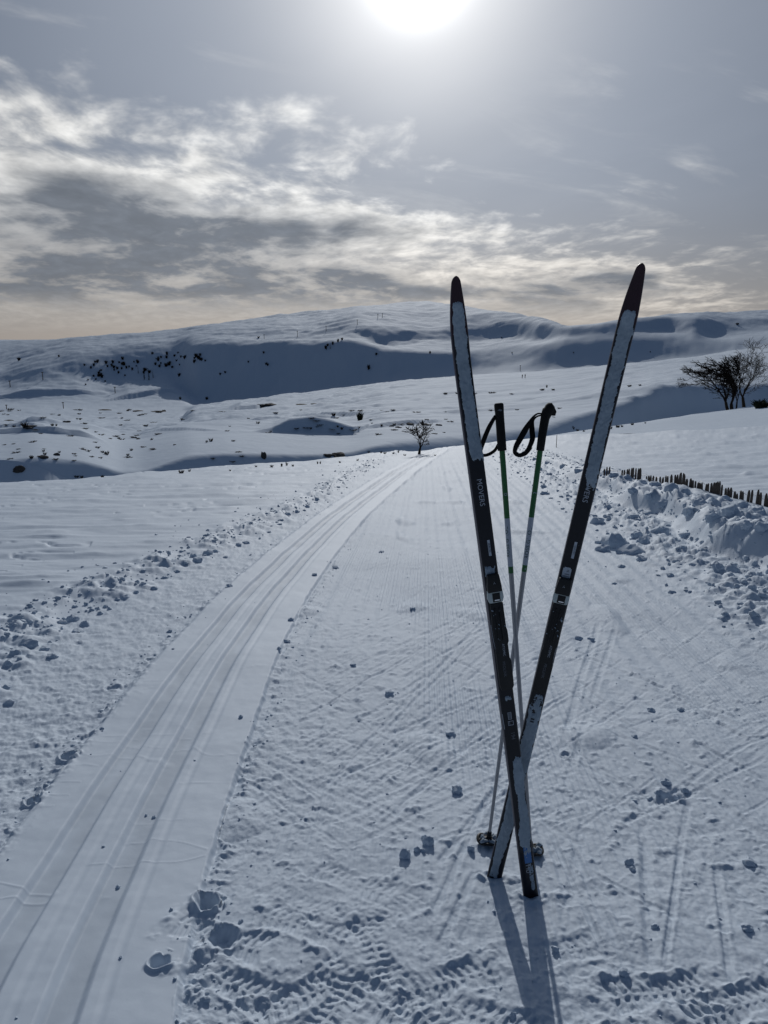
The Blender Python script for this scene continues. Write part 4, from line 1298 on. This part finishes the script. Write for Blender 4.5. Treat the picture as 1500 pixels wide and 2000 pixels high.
# the pair of trees over the brow on the right
yT = 63.0
for (px, top, w_px, seed, tr, nm, lab, wd) in (
        (1434, 686, (116, 24), 17, [((0, 0, -.6), (-.10, 0, 1), 1.2, .17), ((.12, .1, -.6), (.25, .1, 1), 1.3, .10), ((-.05, 0, -.5), (-.75, -.1, .8), 1.3, .13)], 'bare_tree', 'wide low bare tree spreading left beside the taller one on the right brow', (-.5, 0, .0)),
        (1457, 661, (55, 62), 5, [((0, 0, -.6), (-.06, 0, 1), 2.0, .19)], 'bare_tree', 'tall bare tree with a single dark trunk on the right brow', (.0, 0, .1))):
    p = beyond(px, 800, yT + (0 if px < 1450 else 1.5))
    base_py = project(p)[1]
    h = (base_py - top) * p.y / FPX
    plant_tree(nm, lab, 'tree', p, (w_px[0] * p.y / FPX, w_px[1] * p.y / FPX), h, seed, tr, 6, .48, wd, 'two bare trees on the right brow', .80, M_TWIG, .0105)
# the small wind-blown tree where the track drops away
p = spot(818, 887.5, 10) or beyond(818, 886, 27)
plant_tree('bare_tree', 'small windswept bare tree standing left of where the track vanishes', 'tree', p, (36 * p.y / FPX, 30 * p.y / FPX), 68 * p.y / FPX, 31, [((0, 0, -.12), (.0, 0, 1), .34, .042)], 5, .52, (-.06, 0, .10), None, .6, M_TWIG, .0062)

# ------------------------------------------------------------------ scrub, rocks, shrubs
def tuft_mesh(seed, twigs=26, h=1.0, w=1.0, mat=M_HEATH):
    rg = random.Random(seed); m = MB()
    for i in range(twigs):
        a = rg.uniform(0, 2 * math.pi); r0 = rg.uniform(0, .30) * w; l = h * rg.uniform(.45, 1.0)
        p = Vector((math.cos(a) * r0, math.sin(a) * r0, -.15 * h)); d = Vector((math.cos(a) * rg.uniform(.1, .9) * w, math.sin(a) * rg.uniform(.1, .9) * w, 1)).normalized()
        q = p + d * l * .55 + Vector((0, 0, .1 * h)); e = q + (d + Vector((rg.gauss(0, .4), rg.gauss(0, .4), -.1))).normalized() * l * .5
        m.ring_tube([p, q, e], [.035 * w, .05 * w, .008], 4, cap=False)
        for k in range(2):
            e2 = q + (d + Vector((rg.gauss(0, .7), rg.gauss(0, .7), .1))).normalized() * l * .35
            m.ring_tube([q, e2], [.03 * w, .006], 3, cap=False)
    me = m.mesh('scrub', True); me.materials.append(mat); return me
def rock_mesh(seed):
    rg = random.Random(seed)
    bm = bmesh.new(); bmesh.ops.create_icosphere(bm, subdivisions=3, radius=1)
    off = rg.uniform(0, 99)
    pts = np.array([v.co[:] for v in bm.verts])
    n = fbm(pts[:, 0] * 1.1 + off + pts[:, 2], pts[:, 1] * 1.1 + pts[:, 2] * .7, 4, .55, seed)
    for v, k in zip(bm.verts, n):
        v.co *= 1 + .38 * float(k)
        v.co.z *= .6
    me = bpy.data.meshes.new('boulder'); bm.to_mesh(me); bm.free(); me.materials.append(M_ROCK)
    return me
def pine_mesh(seed):
    rg = random.Random(seed); m = MB()
    m.ring_tube([(0, 0, -.1), (0, 0, 1)], [.035, .005], 5)
    for i in range(130):
        z = rg.uniform(.08, .98); rr_ = (1 - z) * .30 * rg.uniform(.6, 1.1) + .03; a = rg.uniform(0, 2 * math.pi)
        d = Vector((math.cos(a), math.sin(a), -.25))
        p = Vector((0, 0, z)); e = p + d * rr_
        sv = Vector((-math.sin(a), math.cos(a), 0)) * .05
        i0 = len(m.v); m.v += [tuple(p), tuple(p + d * rr_ * .6 + sv), tuple(e), tuple(p + d * rr_ * .6 - sv + Vector((0, 0, .02)))]
        m.f.append((i0, i0 + 1, i0 + 2, i0 + 3))
    me = m.mesh('pine'); me.materials.append(M_NEEDLE); return me
TUFTS = [tuft_mesh(100 + i) for i in range(5)]
SHRUBS = [tuft_mesh(200 + i, 60, 1.0, .9, M_TWIG) for i in range(4)]
ROCKS = [rock_mesh(300 + i) for i in range(4)]
PINES = [pine_mesh(400 + i) for i in range(3)]
ORD = ['first', 'second', 'third', 'fourth', 'fifth', 'sixth', 'seventh', 'eighth', 'ninth', 'tenth', 'eleventh', 'twelfth', 'thirteenth', 'fourteenth', 'fifteenth', 'sixteenth', 'seventeenth', 'eighteenth', 'nineteenth', 'twentieth']
def where(px, py):
    """words for the part of the middle distance that a point of the photograph lies in"""
    if px > 1100: return 'right of the right ski below the bare trees' if py > 815 else 'on the open snow right of the right ski'
    if px > 880: return 'on the snowfield seen between the two skis'
    if px > 690: return 'round the small bare tree' if py > 850 else 'on the rise above the small bare tree'
    if px > 480: return 'on the flat left of the stunted conifer' if py < 822 else ('along the crest left of the small bare tree' if py > 895 else 'on the drifted ridge left of the small bare tree')
    if py > 905: return 'along the near crest at the left'
    if px > 210: return 'on the open snow left of the drifted ridge' if py > 845 else 'on the flat valley floor left of centre'
    return 'on the knoll at the left edge' if py < 850 else 'on the shaded bank at the left edge'
def put(name, meshes, px, py, w_px, h_px, label, cat, group=None, sink=.15, seed=0, y0=12.0):
    q = spot(px, py, y0)
    if q is None or q.y > 3000: return None
    rg = random.Random(int(px * 31 + py * 17) + seed)
    o = link(name, rg.choice(meshes), None, None, label, cat, group)
    sx, sz = w_px * q.y / FPX / 2, h_px * q.y / FPX
    o.scale = (sx, sx * rg.uniform(.8, 1.2), sz); o.location = (q.x, q.y, q.z - sink * sz * .3)
    o.rotation_euler = (0, 0, rg.uniform(-.5, .5) if name == 'boulder' else rg.uniform(0, 6.28))
    return o
SC = 'dark tufts of scrub poking through the snow in the middle distance'
def scrub(px, py, w, h):
    sz = 'dark streak of scrub and drift shade' if h < 4 else ('larger dark tuft of scrub' if h > 8 else 'small dark tuft of scrub')
    put('scrub', TUFTS, px, py, w, h, sz + ' ' + where(px, py), 'scrub', SC)
for (px, py, w, h) in [(50, 835, 24, 16), (28, 834, 12, 6), (102, 832, 12, 7), (110, 832, 8, 7), (62, 895, 16, 8), (88, 888, 12, 7), (116, 884, 10, 5), (200, 884, 12, 6), (208, 888, 18, 10), (190, 875, 18, 5), (256, 880, 12, 6), (250, 890, 10, 6), (85, 882, 10, 6),
                       (354, 924, 18, 9), (370, 921, 10, 7), (356, 820, 10, 5), (412, 862, 16, 9), (404, 864, 8, 6), (455, 862, 14, 4), (270, 858, 14, 5), (296, 859, 12, 5), (232, 857, 10, 5), (160, 933, 12, 6), (150, 932, 16, 5), (200, 932, 14, 6),
                       (550, 911, 10, 9), (560, 909, 8, 10), (572, 911, 9, 6), (530, 912, 12, 6), (620, 906, 6, 8), (626, 906, 6, 8), (664, 904, 9, 6), (698, 900, 9, 6), (500, 912, 8, 5), (450, 920, 10, 5), (285, 832, 18, 5), (320, 803, 14, 4), (250, 803, 10, 4),
                       (652, 812, 14, 9), (668, 838, 16, 6), (660, 834, 10, 5), (607, 838, 8, 5), (504, 827, 14, 6), (700, 836, 12, 5), (745, 885, 8, 6), (752, 886, 12, 5), (768, 886, 10, 4), (790, 890, 10, 5), (778, 884, 6, 8), (850, 890, 8, 4), (720, 884, 8, 5),
                       (1193, 838, 10, 8), (1206, 835, 18, 7), (1215, 834, 9, 6), (1235, 830, 12, 6), (1128, 842, 12, 6), (1140, 843, 8, 5), (1120, 838, 8, 8), (1260, 827, 8, 4), (870, 770, 16, 5), (895, 769, 24, 4), (925, 770, 20, 4), (960, 768, 26, 4), (1000, 770, 14, 3),
                       (1068, 757, 6, 8), (1060, 762, 20, 4), (1080, 762, 14, 4), (1092, 798, 14, 3), (1010, 801, 16, 3), (960, 802, 26, 3), (920, 804, 20, 4), (870, 806, 10, 4), (1230, 755, 16, 5), (1250, 753, 12, 4), (745, 832, 10, 5), (770, 830, 14, 5), (825, 828, 8, 6)]:
    scrub(px, py, w, h)
rs = random.Random(77)
for i in range(110):
    px = rs.uniform(0, 880); py = rs.uniform(800, 905) if px < 480 else rs.uniform(800, 850)
    if rs.random() < .35: px = rs.uniform(0, 330); py = rs.uniform(800, 900)
    scrub(px, py, rs.uniform(9, 30), rs.uniform(1.6, 3.6))  # wide low streaks: heather, plus lee shade of drifts drawn as dark twigs
BO = 'dark boulders showing through the drifts'
for (px, py, w, h) in [(37, 917, 20, 14), (84, 893, 20, 9), (110, 889, 12, 8), (515, 893, 12, 24), (660, 888, 26, 8), (640, 889, 20, 6), (832, 830, 17, 7), (857, 831, 14, 6), (799, 829, 20, 8), (778, 835, 12, 5), (765, 833, 9, 5), (510, 792, 20, 6), (530, 791, 26, 7), (590, 790, 26, 3), (615, 789, 16, 3), (60, 833, 26, 6), (18, 822, 20, 5), (130, 824, 16, 5), (270, 803, 22, 4), (310, 804, 26, 4), (205, 801, 24, 4)]:
    put('boulder', ROCKS, px, py, w, h, ('flat dark rock ' if h < 7 else ('tall dark rock ' if h > w else 'rounded dark boulder ')) + where(px, py), 'boulder', BO, .5)
# the dark bushy conifer in the middle of the far field
put('stunted_pine', [tuft_mesh(501, 90, 1, .9, M_NEEDLE)], 703, 821, 26, 22, 'stunted dark conifer alone on the snowfield above the small bare tree', 'conifer')
put('stunted_pine', [tuft_mesh(502, 80, 1, .9, M_NEEDLE)], 1486, 797, 56, 22, 'low dark bush under the right edge of the two big bare trees', 'bush', None, .15, 0, 40)
# shrubs and pines on the far hillside
SH = 'leafless shrubs scattered on the shaded far hillside'
for i in range(84):
    t = rs.random()
    px = 160 + 235 * t + rs.gauss(0, 8); py = 728 - 34 * t + rs.gauss(0, 1) * 13
    if py < 690 or py > 752: continue
    s_ = rs.uniform(4, 9)
    put('hillside_shrub', SHRUBS, px, py, s_ * rs.uniform(.9, 1.5), s_, 'small leafless shrub in the thicket on the far shaded slope', 'shrub', SH)
for (px, py, w, h) in [(720, 721, 12, 12), (352, 780, 8, 7), (404, 780, 9, 7), (430, 732, 7, 6), (515, 690, 7, 6), (520, 712, 8, 6), (523, 714, 7, 6), (485, 708, 6, 5), (440, 728, 7, 5), (735, 693, 9, 6), (840, 690, 8, 6), (1000, 690, 4, 4), (1120, 690, 4, 4), (37, 704, 12, 8), (115, 697, 7, 6),
                       (640, 676, 7, 7), (650, 673, 8, 9), (660, 668, 8, 9), (668, 664, 8, 6), (636, 681, 8, 9), (505, 660, 8, 4), (1440, 634, 10, 5), (1270, 688, 4, 3), (980, 660, 5, 3)]:
    put('hillside_shrub', SHRUBS, px, py, w, h, 'lone leafless shrub on the far hill, ' + ('just left of the left ski' if px > 700 and px < 880 else ('right of the left ski' if px > 880 else ('by the row of little pines' if px > 620 else ('on the bare middle of the shaded slope' if px > 400 else 'apart from the thicket at the left')))), 'shrub', SH)
for (px, py, w, h) in [(282, 741, 14, 24), (291, 742, 16, 22), (299, 738, 10, 16), (270, 729, 9, 16), (645, 681, 8, 12), (638, 683, 8, 10)]:
    put('pine_tree', PINES, px, py, w, h, 'dark little pine ' + ('on the brow of the far hill' if px > 600 else ('tallest of the clump in the hillside thicket' if px == 291 else 'in the clump within the hillside thicket')), 'pine tree', 'dark pines on the far hillside')

# ------------------------------------------------------------------ poles and people far out
def far_post(name, px, top, base, label, cat, group, wpx=1.6, arm=False, y0=15):
    q = spot(px, base, y0)
    if q is None: return
    h = (base - top) * q.y / FPX; r = wpx * q.y / FPX / 2
    m = MB().ring_tube([(0, 0, -.2), (0, 0, h)], [r, r * .8], 6)
    root = empty(name, q, label, cat, group)
    link('post', m.mesh('post', True), M_WOOD, root)
    if arm:
        m = MB().box((0, 0, h * .96), (r * 2.6, r * .8, r * .8)); link('crossarm', m.mesh('crossarm'), M_WOOD, root)
far_post('marker_pole', 1086.5, 849, 874, 'thin dark marker pole standing right of the ski pole grips', 'marker pole', None, 1.4)
for k, (px, top, base) in enumerate([(13, 791, 799), (20, 744, 756), (84, 727, 742), (124, 786, 798), (225, 756, 768)]):
    far_post('lift_pylon', px, top, base, ORD[k] + ' tiny dark lift pylon from the left edge, below the far hill', 'pylon', 'lift pylons on the left slope', 1.6, True)
for k, (px, top, base) in enumerate([(516, 654, 662), (581, 647, 658), (637, 637, 647), (698, 625, 634), (738, 614, 621), (747, 613, 620), (1016, 714, 724)]):
    far_post('lift_pylon', px, top, base, ORD[k] + ' tiny dark lift pylon from the left, high along the far hill', 'pylon', 'lift pylons along the hill', 1.0, True)
def person(px, base, h_px, label):
    q = spot(px, base, 100)
    h = h_px * q.y / FPX
    root = empty('person', q, label, 'person', 'two people walking far off on the snowfield')
    me = bpy.data.meshes.new('body')
    J = [(0, 0, .52), (0, 0, .66), (0, 0, .80), (0, 0, .87), (0, -.01, .93), (0, 0, .985), (.075, 0, .79), (.10, .03, .64), (.09, -.05, .52), (-.075, 0, .79), (-.10, -.04, .64), (-.09, .03, .52), (.045, .01, .48), (.05, -.06, .27), (.05, .02, .02), (-.045, 0, .48), (-.05, .06, .27), (-.05, .12, .04), (.05, -.06, .01), (-.05, .05, .02)]
    E = [(0, 1), (1, 2), (2, 3), (3, 4), (4, 5), (2, 6), (6, 7), (7, 8), (2, 9), (9, 10), (10, 11), (0, 12), (12, 13), (13, 14), (0, 15), (15, 16), (16, 17), (14, 18), (17, 19)]
    rad = [.075, .075, .08, .035, .052, .04, .038, .030, .022, .038, .030, .022, .055, .04, .028, .055, .04, .028, .02, .02]
    me.from_pydata([(x * h, y * h, z * h) for x, y, z in J], E, [])
    o = bpy.data.objects.new('body', me); COL.objects.link(o); o.parent = root
    md = o.modifiers.new('skin', 'SKIN')
    for i, sv in enumerate(me.skin_vertices[0].data):
        sv.radius = (rad[i] * h, rad[i] * h); sv.use_root = i == 0
    o.modifiers.new('sub', 'SUBSURF').render_levels = 1
    me.materials.append(M_CLOTH)
person(1020, 739, 8.0, 'left one of two tiny distant walkers in dark clothes on the snowfield')
person(1025.5, 738.5, 8.0, 'right one of two tiny distant walkers in dark clothes on the snowfield')

# ------------------------------------------------------------------ broken snow
def lump_mesh(seed, sub=3, angular=.5):
    rg = random.Random(seed)
    bm = bmesh.new(); bmesh.ops.create_icosphere(bm, subdivisions=sub, radius=1)
    # cut by a few planes for broken facets
    planes = []
    for i in range(7):
        n = Vector((rg.gauss(0, 1), rg.gauss(0, 1), rg.gauss(0, 1))).normalized(); planes.append((n, rg.uniform(.62, 1.0)))
    off = rg.uniform(0, 50)
    pts = np.array([v.co[:] for v in bm.verts])
    n1 = fbm(pts[:, 0] * 1.6 + off + pts[:, 2] * .8, pts[:, 1] * 1.6 - pts[:, 2], 4, .6, seed)
    for v, k in zip(bm.verts, n1):
        for (n, dd_) in planes:
            e = v.co.dot(n) - dd_
            if e > 0: v.co -= n * e * (.6 + .4 * angular)
        v.co *= 1 + .27 * float(k)
    me = bpy.data.meshes.new('snow_lump'); bm.to_mesh(me); bm.free()
    me.polygons.foreach_set('use_smooth', [True] * len(me.polygons)); me.set_sharp_from_angle(angle=R(38))
    me.materials.append(M_LUMP)
    return me
LUMPS = [lump_mesh(600 + i) for i in range(6)]
SEEN = {}
def lump(px, py, w_px, h_px, label, group, sink=.25, depth=1.0, scale=1.0):
    q = spot(px, py, 1.2)
    if q is None: return
    if label.startswith(('small clod ', 'crumb', 'wide block', 'small block')):
        SEEN[label] = SEEN.get(label, 0) + 1
        label += (', ' + ORD[SEEN[label] - 1] + ' from below')
    rg = random.Random(int(px * 13 + py * 7))
    o = link('snow_lump', rg.choice(LUMPS), None, None, label, 'snow lump', group)
    sx, sz = w_px * q.y / FPX / 2 * scale, h_px * q.y / FPX / 2 * 1.1 * scale
    o.scale = (sx, sx * depth * rg.uniform(.75, 1.1), sz); o.rotation_euler = (rg.uniform(-.3, .3), rg.uniform(-.3, .3), rg.uniform(0, 6.28))
    o.location = (q.x, q.y + sx * .4, q.z + sz * (.8 - 2 * sink))
# on the piste
GP = 'clods of snow lying on the piste'
for (px, py, w, h, lab) in sorted([(791, 1676, 24, 26, 'round clod of snow left of the skis, lowest of a small trail'), (815, 1664, 14, 14, None), (838, 1650, 24, 22, 'larger clod of snow at the upper end of the trail left of the skis'), (826, 1664, 12, 10, None), (829, 1640, 15, 13, None),
                            (920, 1662, 18, 20, 'single egg-shaped clod of snow beside the left pole basket'), (893, 1548, 26, 18, 'angular chip of snow lying left of the crossed skis'),
                            (1467, 1690, 30, 18, 'clod of snow near the right edge level with the ski tails'), (1230, 1688, 22, 16, None), (1236, 1702, 14, 12, None),
                            (880, 1436, 24, 10, None), (760, 1357, 22, 8, None), (806, 1190, 12, 6, None), (1003, 1990, 20, 14, None), (1085, 1858, 20, 16, None), (1220, 1905, 22, 18, None), (1280, 1812, 18, 10, None), (1462, 1818, 30, 14, 'flat chip of snow near the right edge low in the picture'),
                            (1155, 1250, 16, 7, None), (1132, 1250, 20, 8, None), (1273, 1390, 18, 9, None), (1330, 1388, 16, 7, None), (1240, 1440, 14, 6, None), (690, 1300, 14, 7, None), (655, 1110, 14, 6, None), (745, 1080, 12, 5, None), (1288, 1552, 20, 12, None), (1302, 1533, 24, 14, None), (1338, 1548, 20, 12, None), (1322, 1560, 16, 9, None), (1270, 1562, 14, 8, None), (1240, 1566, 12, 6, None), (560, 1255, 14, 8, None), (545, 1268, 10, 6, None)], key=lambda q: -q[1]):
    near = ('in the trail left of the skis' if 800 < px < 850 and py > 1600 else ('low down right of the ski shadows' if py > 1800 else ('right of the ski tails' if py > 1600 else ('on the groomed snow right of the skis' if px > 1000 else ('close to the edge of the ski track' if px < 600 else 'on the groomed snow left of the skis')))))
    lump(px, py, w, h, lab or 'small clod ' + near, GP)
# in the track
for (px, py, w, h) in sorted([(470, 1802, 12, 8), (230, 1735, 11, 8), (300, 1598, 8, 6), (285, 1594, 8, 5), (341, 1914, 10, 8), (235, 1872, 9, 7), (440, 1090, 9, 5), (614, 1124, 12, 6), (568, 1212, 14, 7), (470, 1402, 10, 7), (330, 1235, 12, 6), (448, 1146, 14, 6)], key=lambda q: -q[1]):
    lump(px, py, w, h, 'crumb of snow in the ski track, ' + ('in its nearest stretch' if py > 1700 else ('level with the crossed skis' if py > 1350 else 'in its far bend')), 'crumbs of snow in the ski track')
# slabs below the bank
GS = 'broken slabs of snow below the right bank'
for (px, py, w, h, lab) in sorted([(1168, 1022, 42, 26, 'snow slab at the upper left of the broken heap below the bank'), (1205, 1068, 66, 44, 'largest snow slab of the broken heap below the right bank'), (1258, 1062, 34, 28, None), (1245, 1048, 26, 20, None), (1180, 1076, 34, 20, None), (1235, 1080, 60, 26, None), (1172, 1062, 22, 14, None),
                            (1290, 1040, 40, 22, None), (1255, 1095, 24, 16, None), (1405, 1112, 26, 24, 'single block of snow standing clear below the right bank'), (1188, 992, 18, 12, None), (1240, 1012, 28, 14, None), (1265, 1006, 30, 18, None), (1340, 1048, 26, 18, None), (1470, 1150, 22, 14, None), (1310, 1125, 18, 9, None), (1295, 1112, 14, 9, None), (1320, 1098, 16, 9, None), (1065, 965, 22, 9, None), (1062, 952, 14, 9, None), (1215, 1108, 16, 9, None)], key=lambda q: -q[1]):
    near = 'beside the largest slab' if abs(px - 1215) < 60 and 1035 < py < 1090 else ('nearer the ski' if px < 1100 else ('out in front of the heap' if py > 1090 and px < 1335 else ('at its foot near the right edge' if px > 1335 else 'between the heap and the bank')))
    lump(px, py, w, h, lab or ('wide' if w > 29 else 'small') + ' block below the right bank, ' + near, GS, .36, 1.0, .9)
# on top of the bank
GB = 'lumps of ploughed snow heaped on the right bank'
BANKL = [(1315, 958, 42, 30), (1340, 966, 24, 26), (1280, 948, 32, 24), (1255, 945, 28, 22), (1395, 988, 44, 34), (1430, 1000, 52, 40), (1455, 990, 40, 26), (1485, 1005, 44, 34), (1370, 985, 36, 28), (1420, 978, 34, 22), (1490, 1035, 40, 36), (1460, 1030, 30, 28), (1350, 1000, 40, 28), (1225, 935, 26, 18), (1200, 930, 26, 16), (1240, 960, 34, 18), (1185, 925, 20, 14), (1300, 985, 36, 22), (1270, 968, 30, 18), (1395, 1012, 40, 28), (1150, 930, 22, 12), (1130, 920, 20, 12), (1100, 912, 18, 11), (1070, 905, 16, 10), (1045, 898, 14, 9)]
for k, (px, py, w, h) in enumerate(sorted(BANKL, key=lambda q: -q[0])):
    sz = 'big' if w > 38 else ('small' if w < 24 else 'middling')
    lump(px, py, w, h, sz + ' ploughed lump on the right bank, ' + (ORD[k] + ' from the right edge' if k < 13 else ORD[24 - k] + ' from its far end'), GB, .42, 1.0, .80)
# left berm: the bigger lumps
GL = 'lumps of snow in the berm along the left of the piste'
BERML = [(55, 1262, 58, 40), (85, 1270, 34, 26), (28, 1280, 40, 30), (15, 1300, 34, 26), (100, 1285, 40, 20), (140, 1212, 44, 28), (165, 1222, 36, 22), (120, 1218, 30, 22), (150, 1235, 40, 18), (245, 1168, 30, 16), (228, 1172, 20, 14), (205, 1187, 20, 14), (278, 1142, 22, 12), (145, 1186, 22, 14), (300, 1150, 24, 12), (385, 1096, 36, 22), (405, 1082, 34, 18), (378, 1088, 26, 18), (420, 1078, 22, 14), (480, 1062, 24, 14), (465, 1066, 20, 12), (525, 1040, 16, 9), (560, 1005, 22, 12), (580, 1000, 18, 10), (600, 990, 16, 9), (545, 1025, 18, 9), (620, 975, 16, 9), (640, 966, 14, 8), (660, 952, 14, 8), (90, 1205, 18, 10), (72, 1220, 16, 9), (160, 1108, 9, 7), (133, 1116, 8, 7), (190, 1120, 10, 5), (165, 1134, 7, 6), (235, 1136, 11, 6), (15, 1375, 40, 18), (10, 1345, 30, 14), (195, 1200, 24, 14), (320, 1130, 24, 12), (345, 1118, 22, 12), (265, 1158, 20, 12)]
BERML.sort()
for k, (px, py, w, h) in enumerate(BERML):
    sz = 'big' if w > 35 else ('small' if w < 21 else 'middling')
    n_ = len(BERML)
    pos = ORD[k] + ' from the left edge' if k < 20 else (ORD[n_ - 1 - k] + ' from its far end' if n_ - 1 - k < 20 else 'half way along it')
    lump(px, py, w, h, sz + ' snow lump in the left berm, ' + pos, GL, .42, 1.0, .64)
# crumbs nobody could count, as one mesh each
def debris(name, line, u_lo, u_hi, y_lo, y_hi, n, r_lo, r_hi, seed):
    rg = np.random.default_rng(seed)
    src = [LUMPS[i] for i in range(2)]
    bm = bmesh.new(); bmesh.ops.create_icosphere(bm, subdivisions=2, radius=1)
    base = np.array([v.co[:] for v in bm.verts]); faces = np.array([[v.index for v in f.verts] for f in bm.faces]); bm.free()
    fy_, fx_, sg_ = line
    V, F = [], []
    for i in range(n):
        y = y_lo * (y_hi / y_lo) ** rg.random()
        u = rg.normal((u_lo + u_hi) / 2, (u_hi - u_lo) / 2)
        s = np.interp(y, fy_, sg_); x = np.interp(y, fy_, fx_) - u * math.sqrt(1 + s * s)
        r = r_lo * (r_hi / r_lo) ** (rg.random() ** 2.0)
        sc = r * rg.uniform(.6, 1.2, 3); sc[2] *= .75
        vv = base * (1 + .22 * rg.standard_normal((len(base), 1))) * sc
        a = rg.uniform(0, 6.28); c_, s_ = math.cos(a), math.sin(a)
        vv = np.stack([vv[:, 0] * c_ - vv[:, 1] * s_, vv[:, 0] * s_ + vv[:, 1] * c_, vv[:, 2]], 1) + [x, y, ground(x, y) + sc[2] * .15]
        F.append(faces + len(V) * len(base)); V.append(vv)
    me = np_mesh(name, np.concatenate(V), np.concatenate(F), smooth=True)
    link(name, me, M_LUMP, kind='stuff')
debris('snow_crumbs', BERM, .0, .34, 2.6, 21, 1200, .005, .026, 1)
debris('snow_crumbs', BERM, .3, 1.0, 3.0, 20, 110, .007, .024, 2)
debris('snow_crumbs', BANK, -.20, .65, 4.5, 24, 900, .008, .038, 3)
debris('snow_crumbs', BANK, -.75, -.10, 4.5, 28, 900, .007, .034, 4)
debris('snow_crumbs', TRACK, -.09, -.01, 1.5, 9, 150, .003, .010, 5)
debris('snow_crumbs', TRACK, .72, .85, 2.2, 12, 130, .004, .012, 6)
debris('snow_crumbs', TRACK, -2.6, -.6, 1.5, 8, 260, .003, .007, 7)
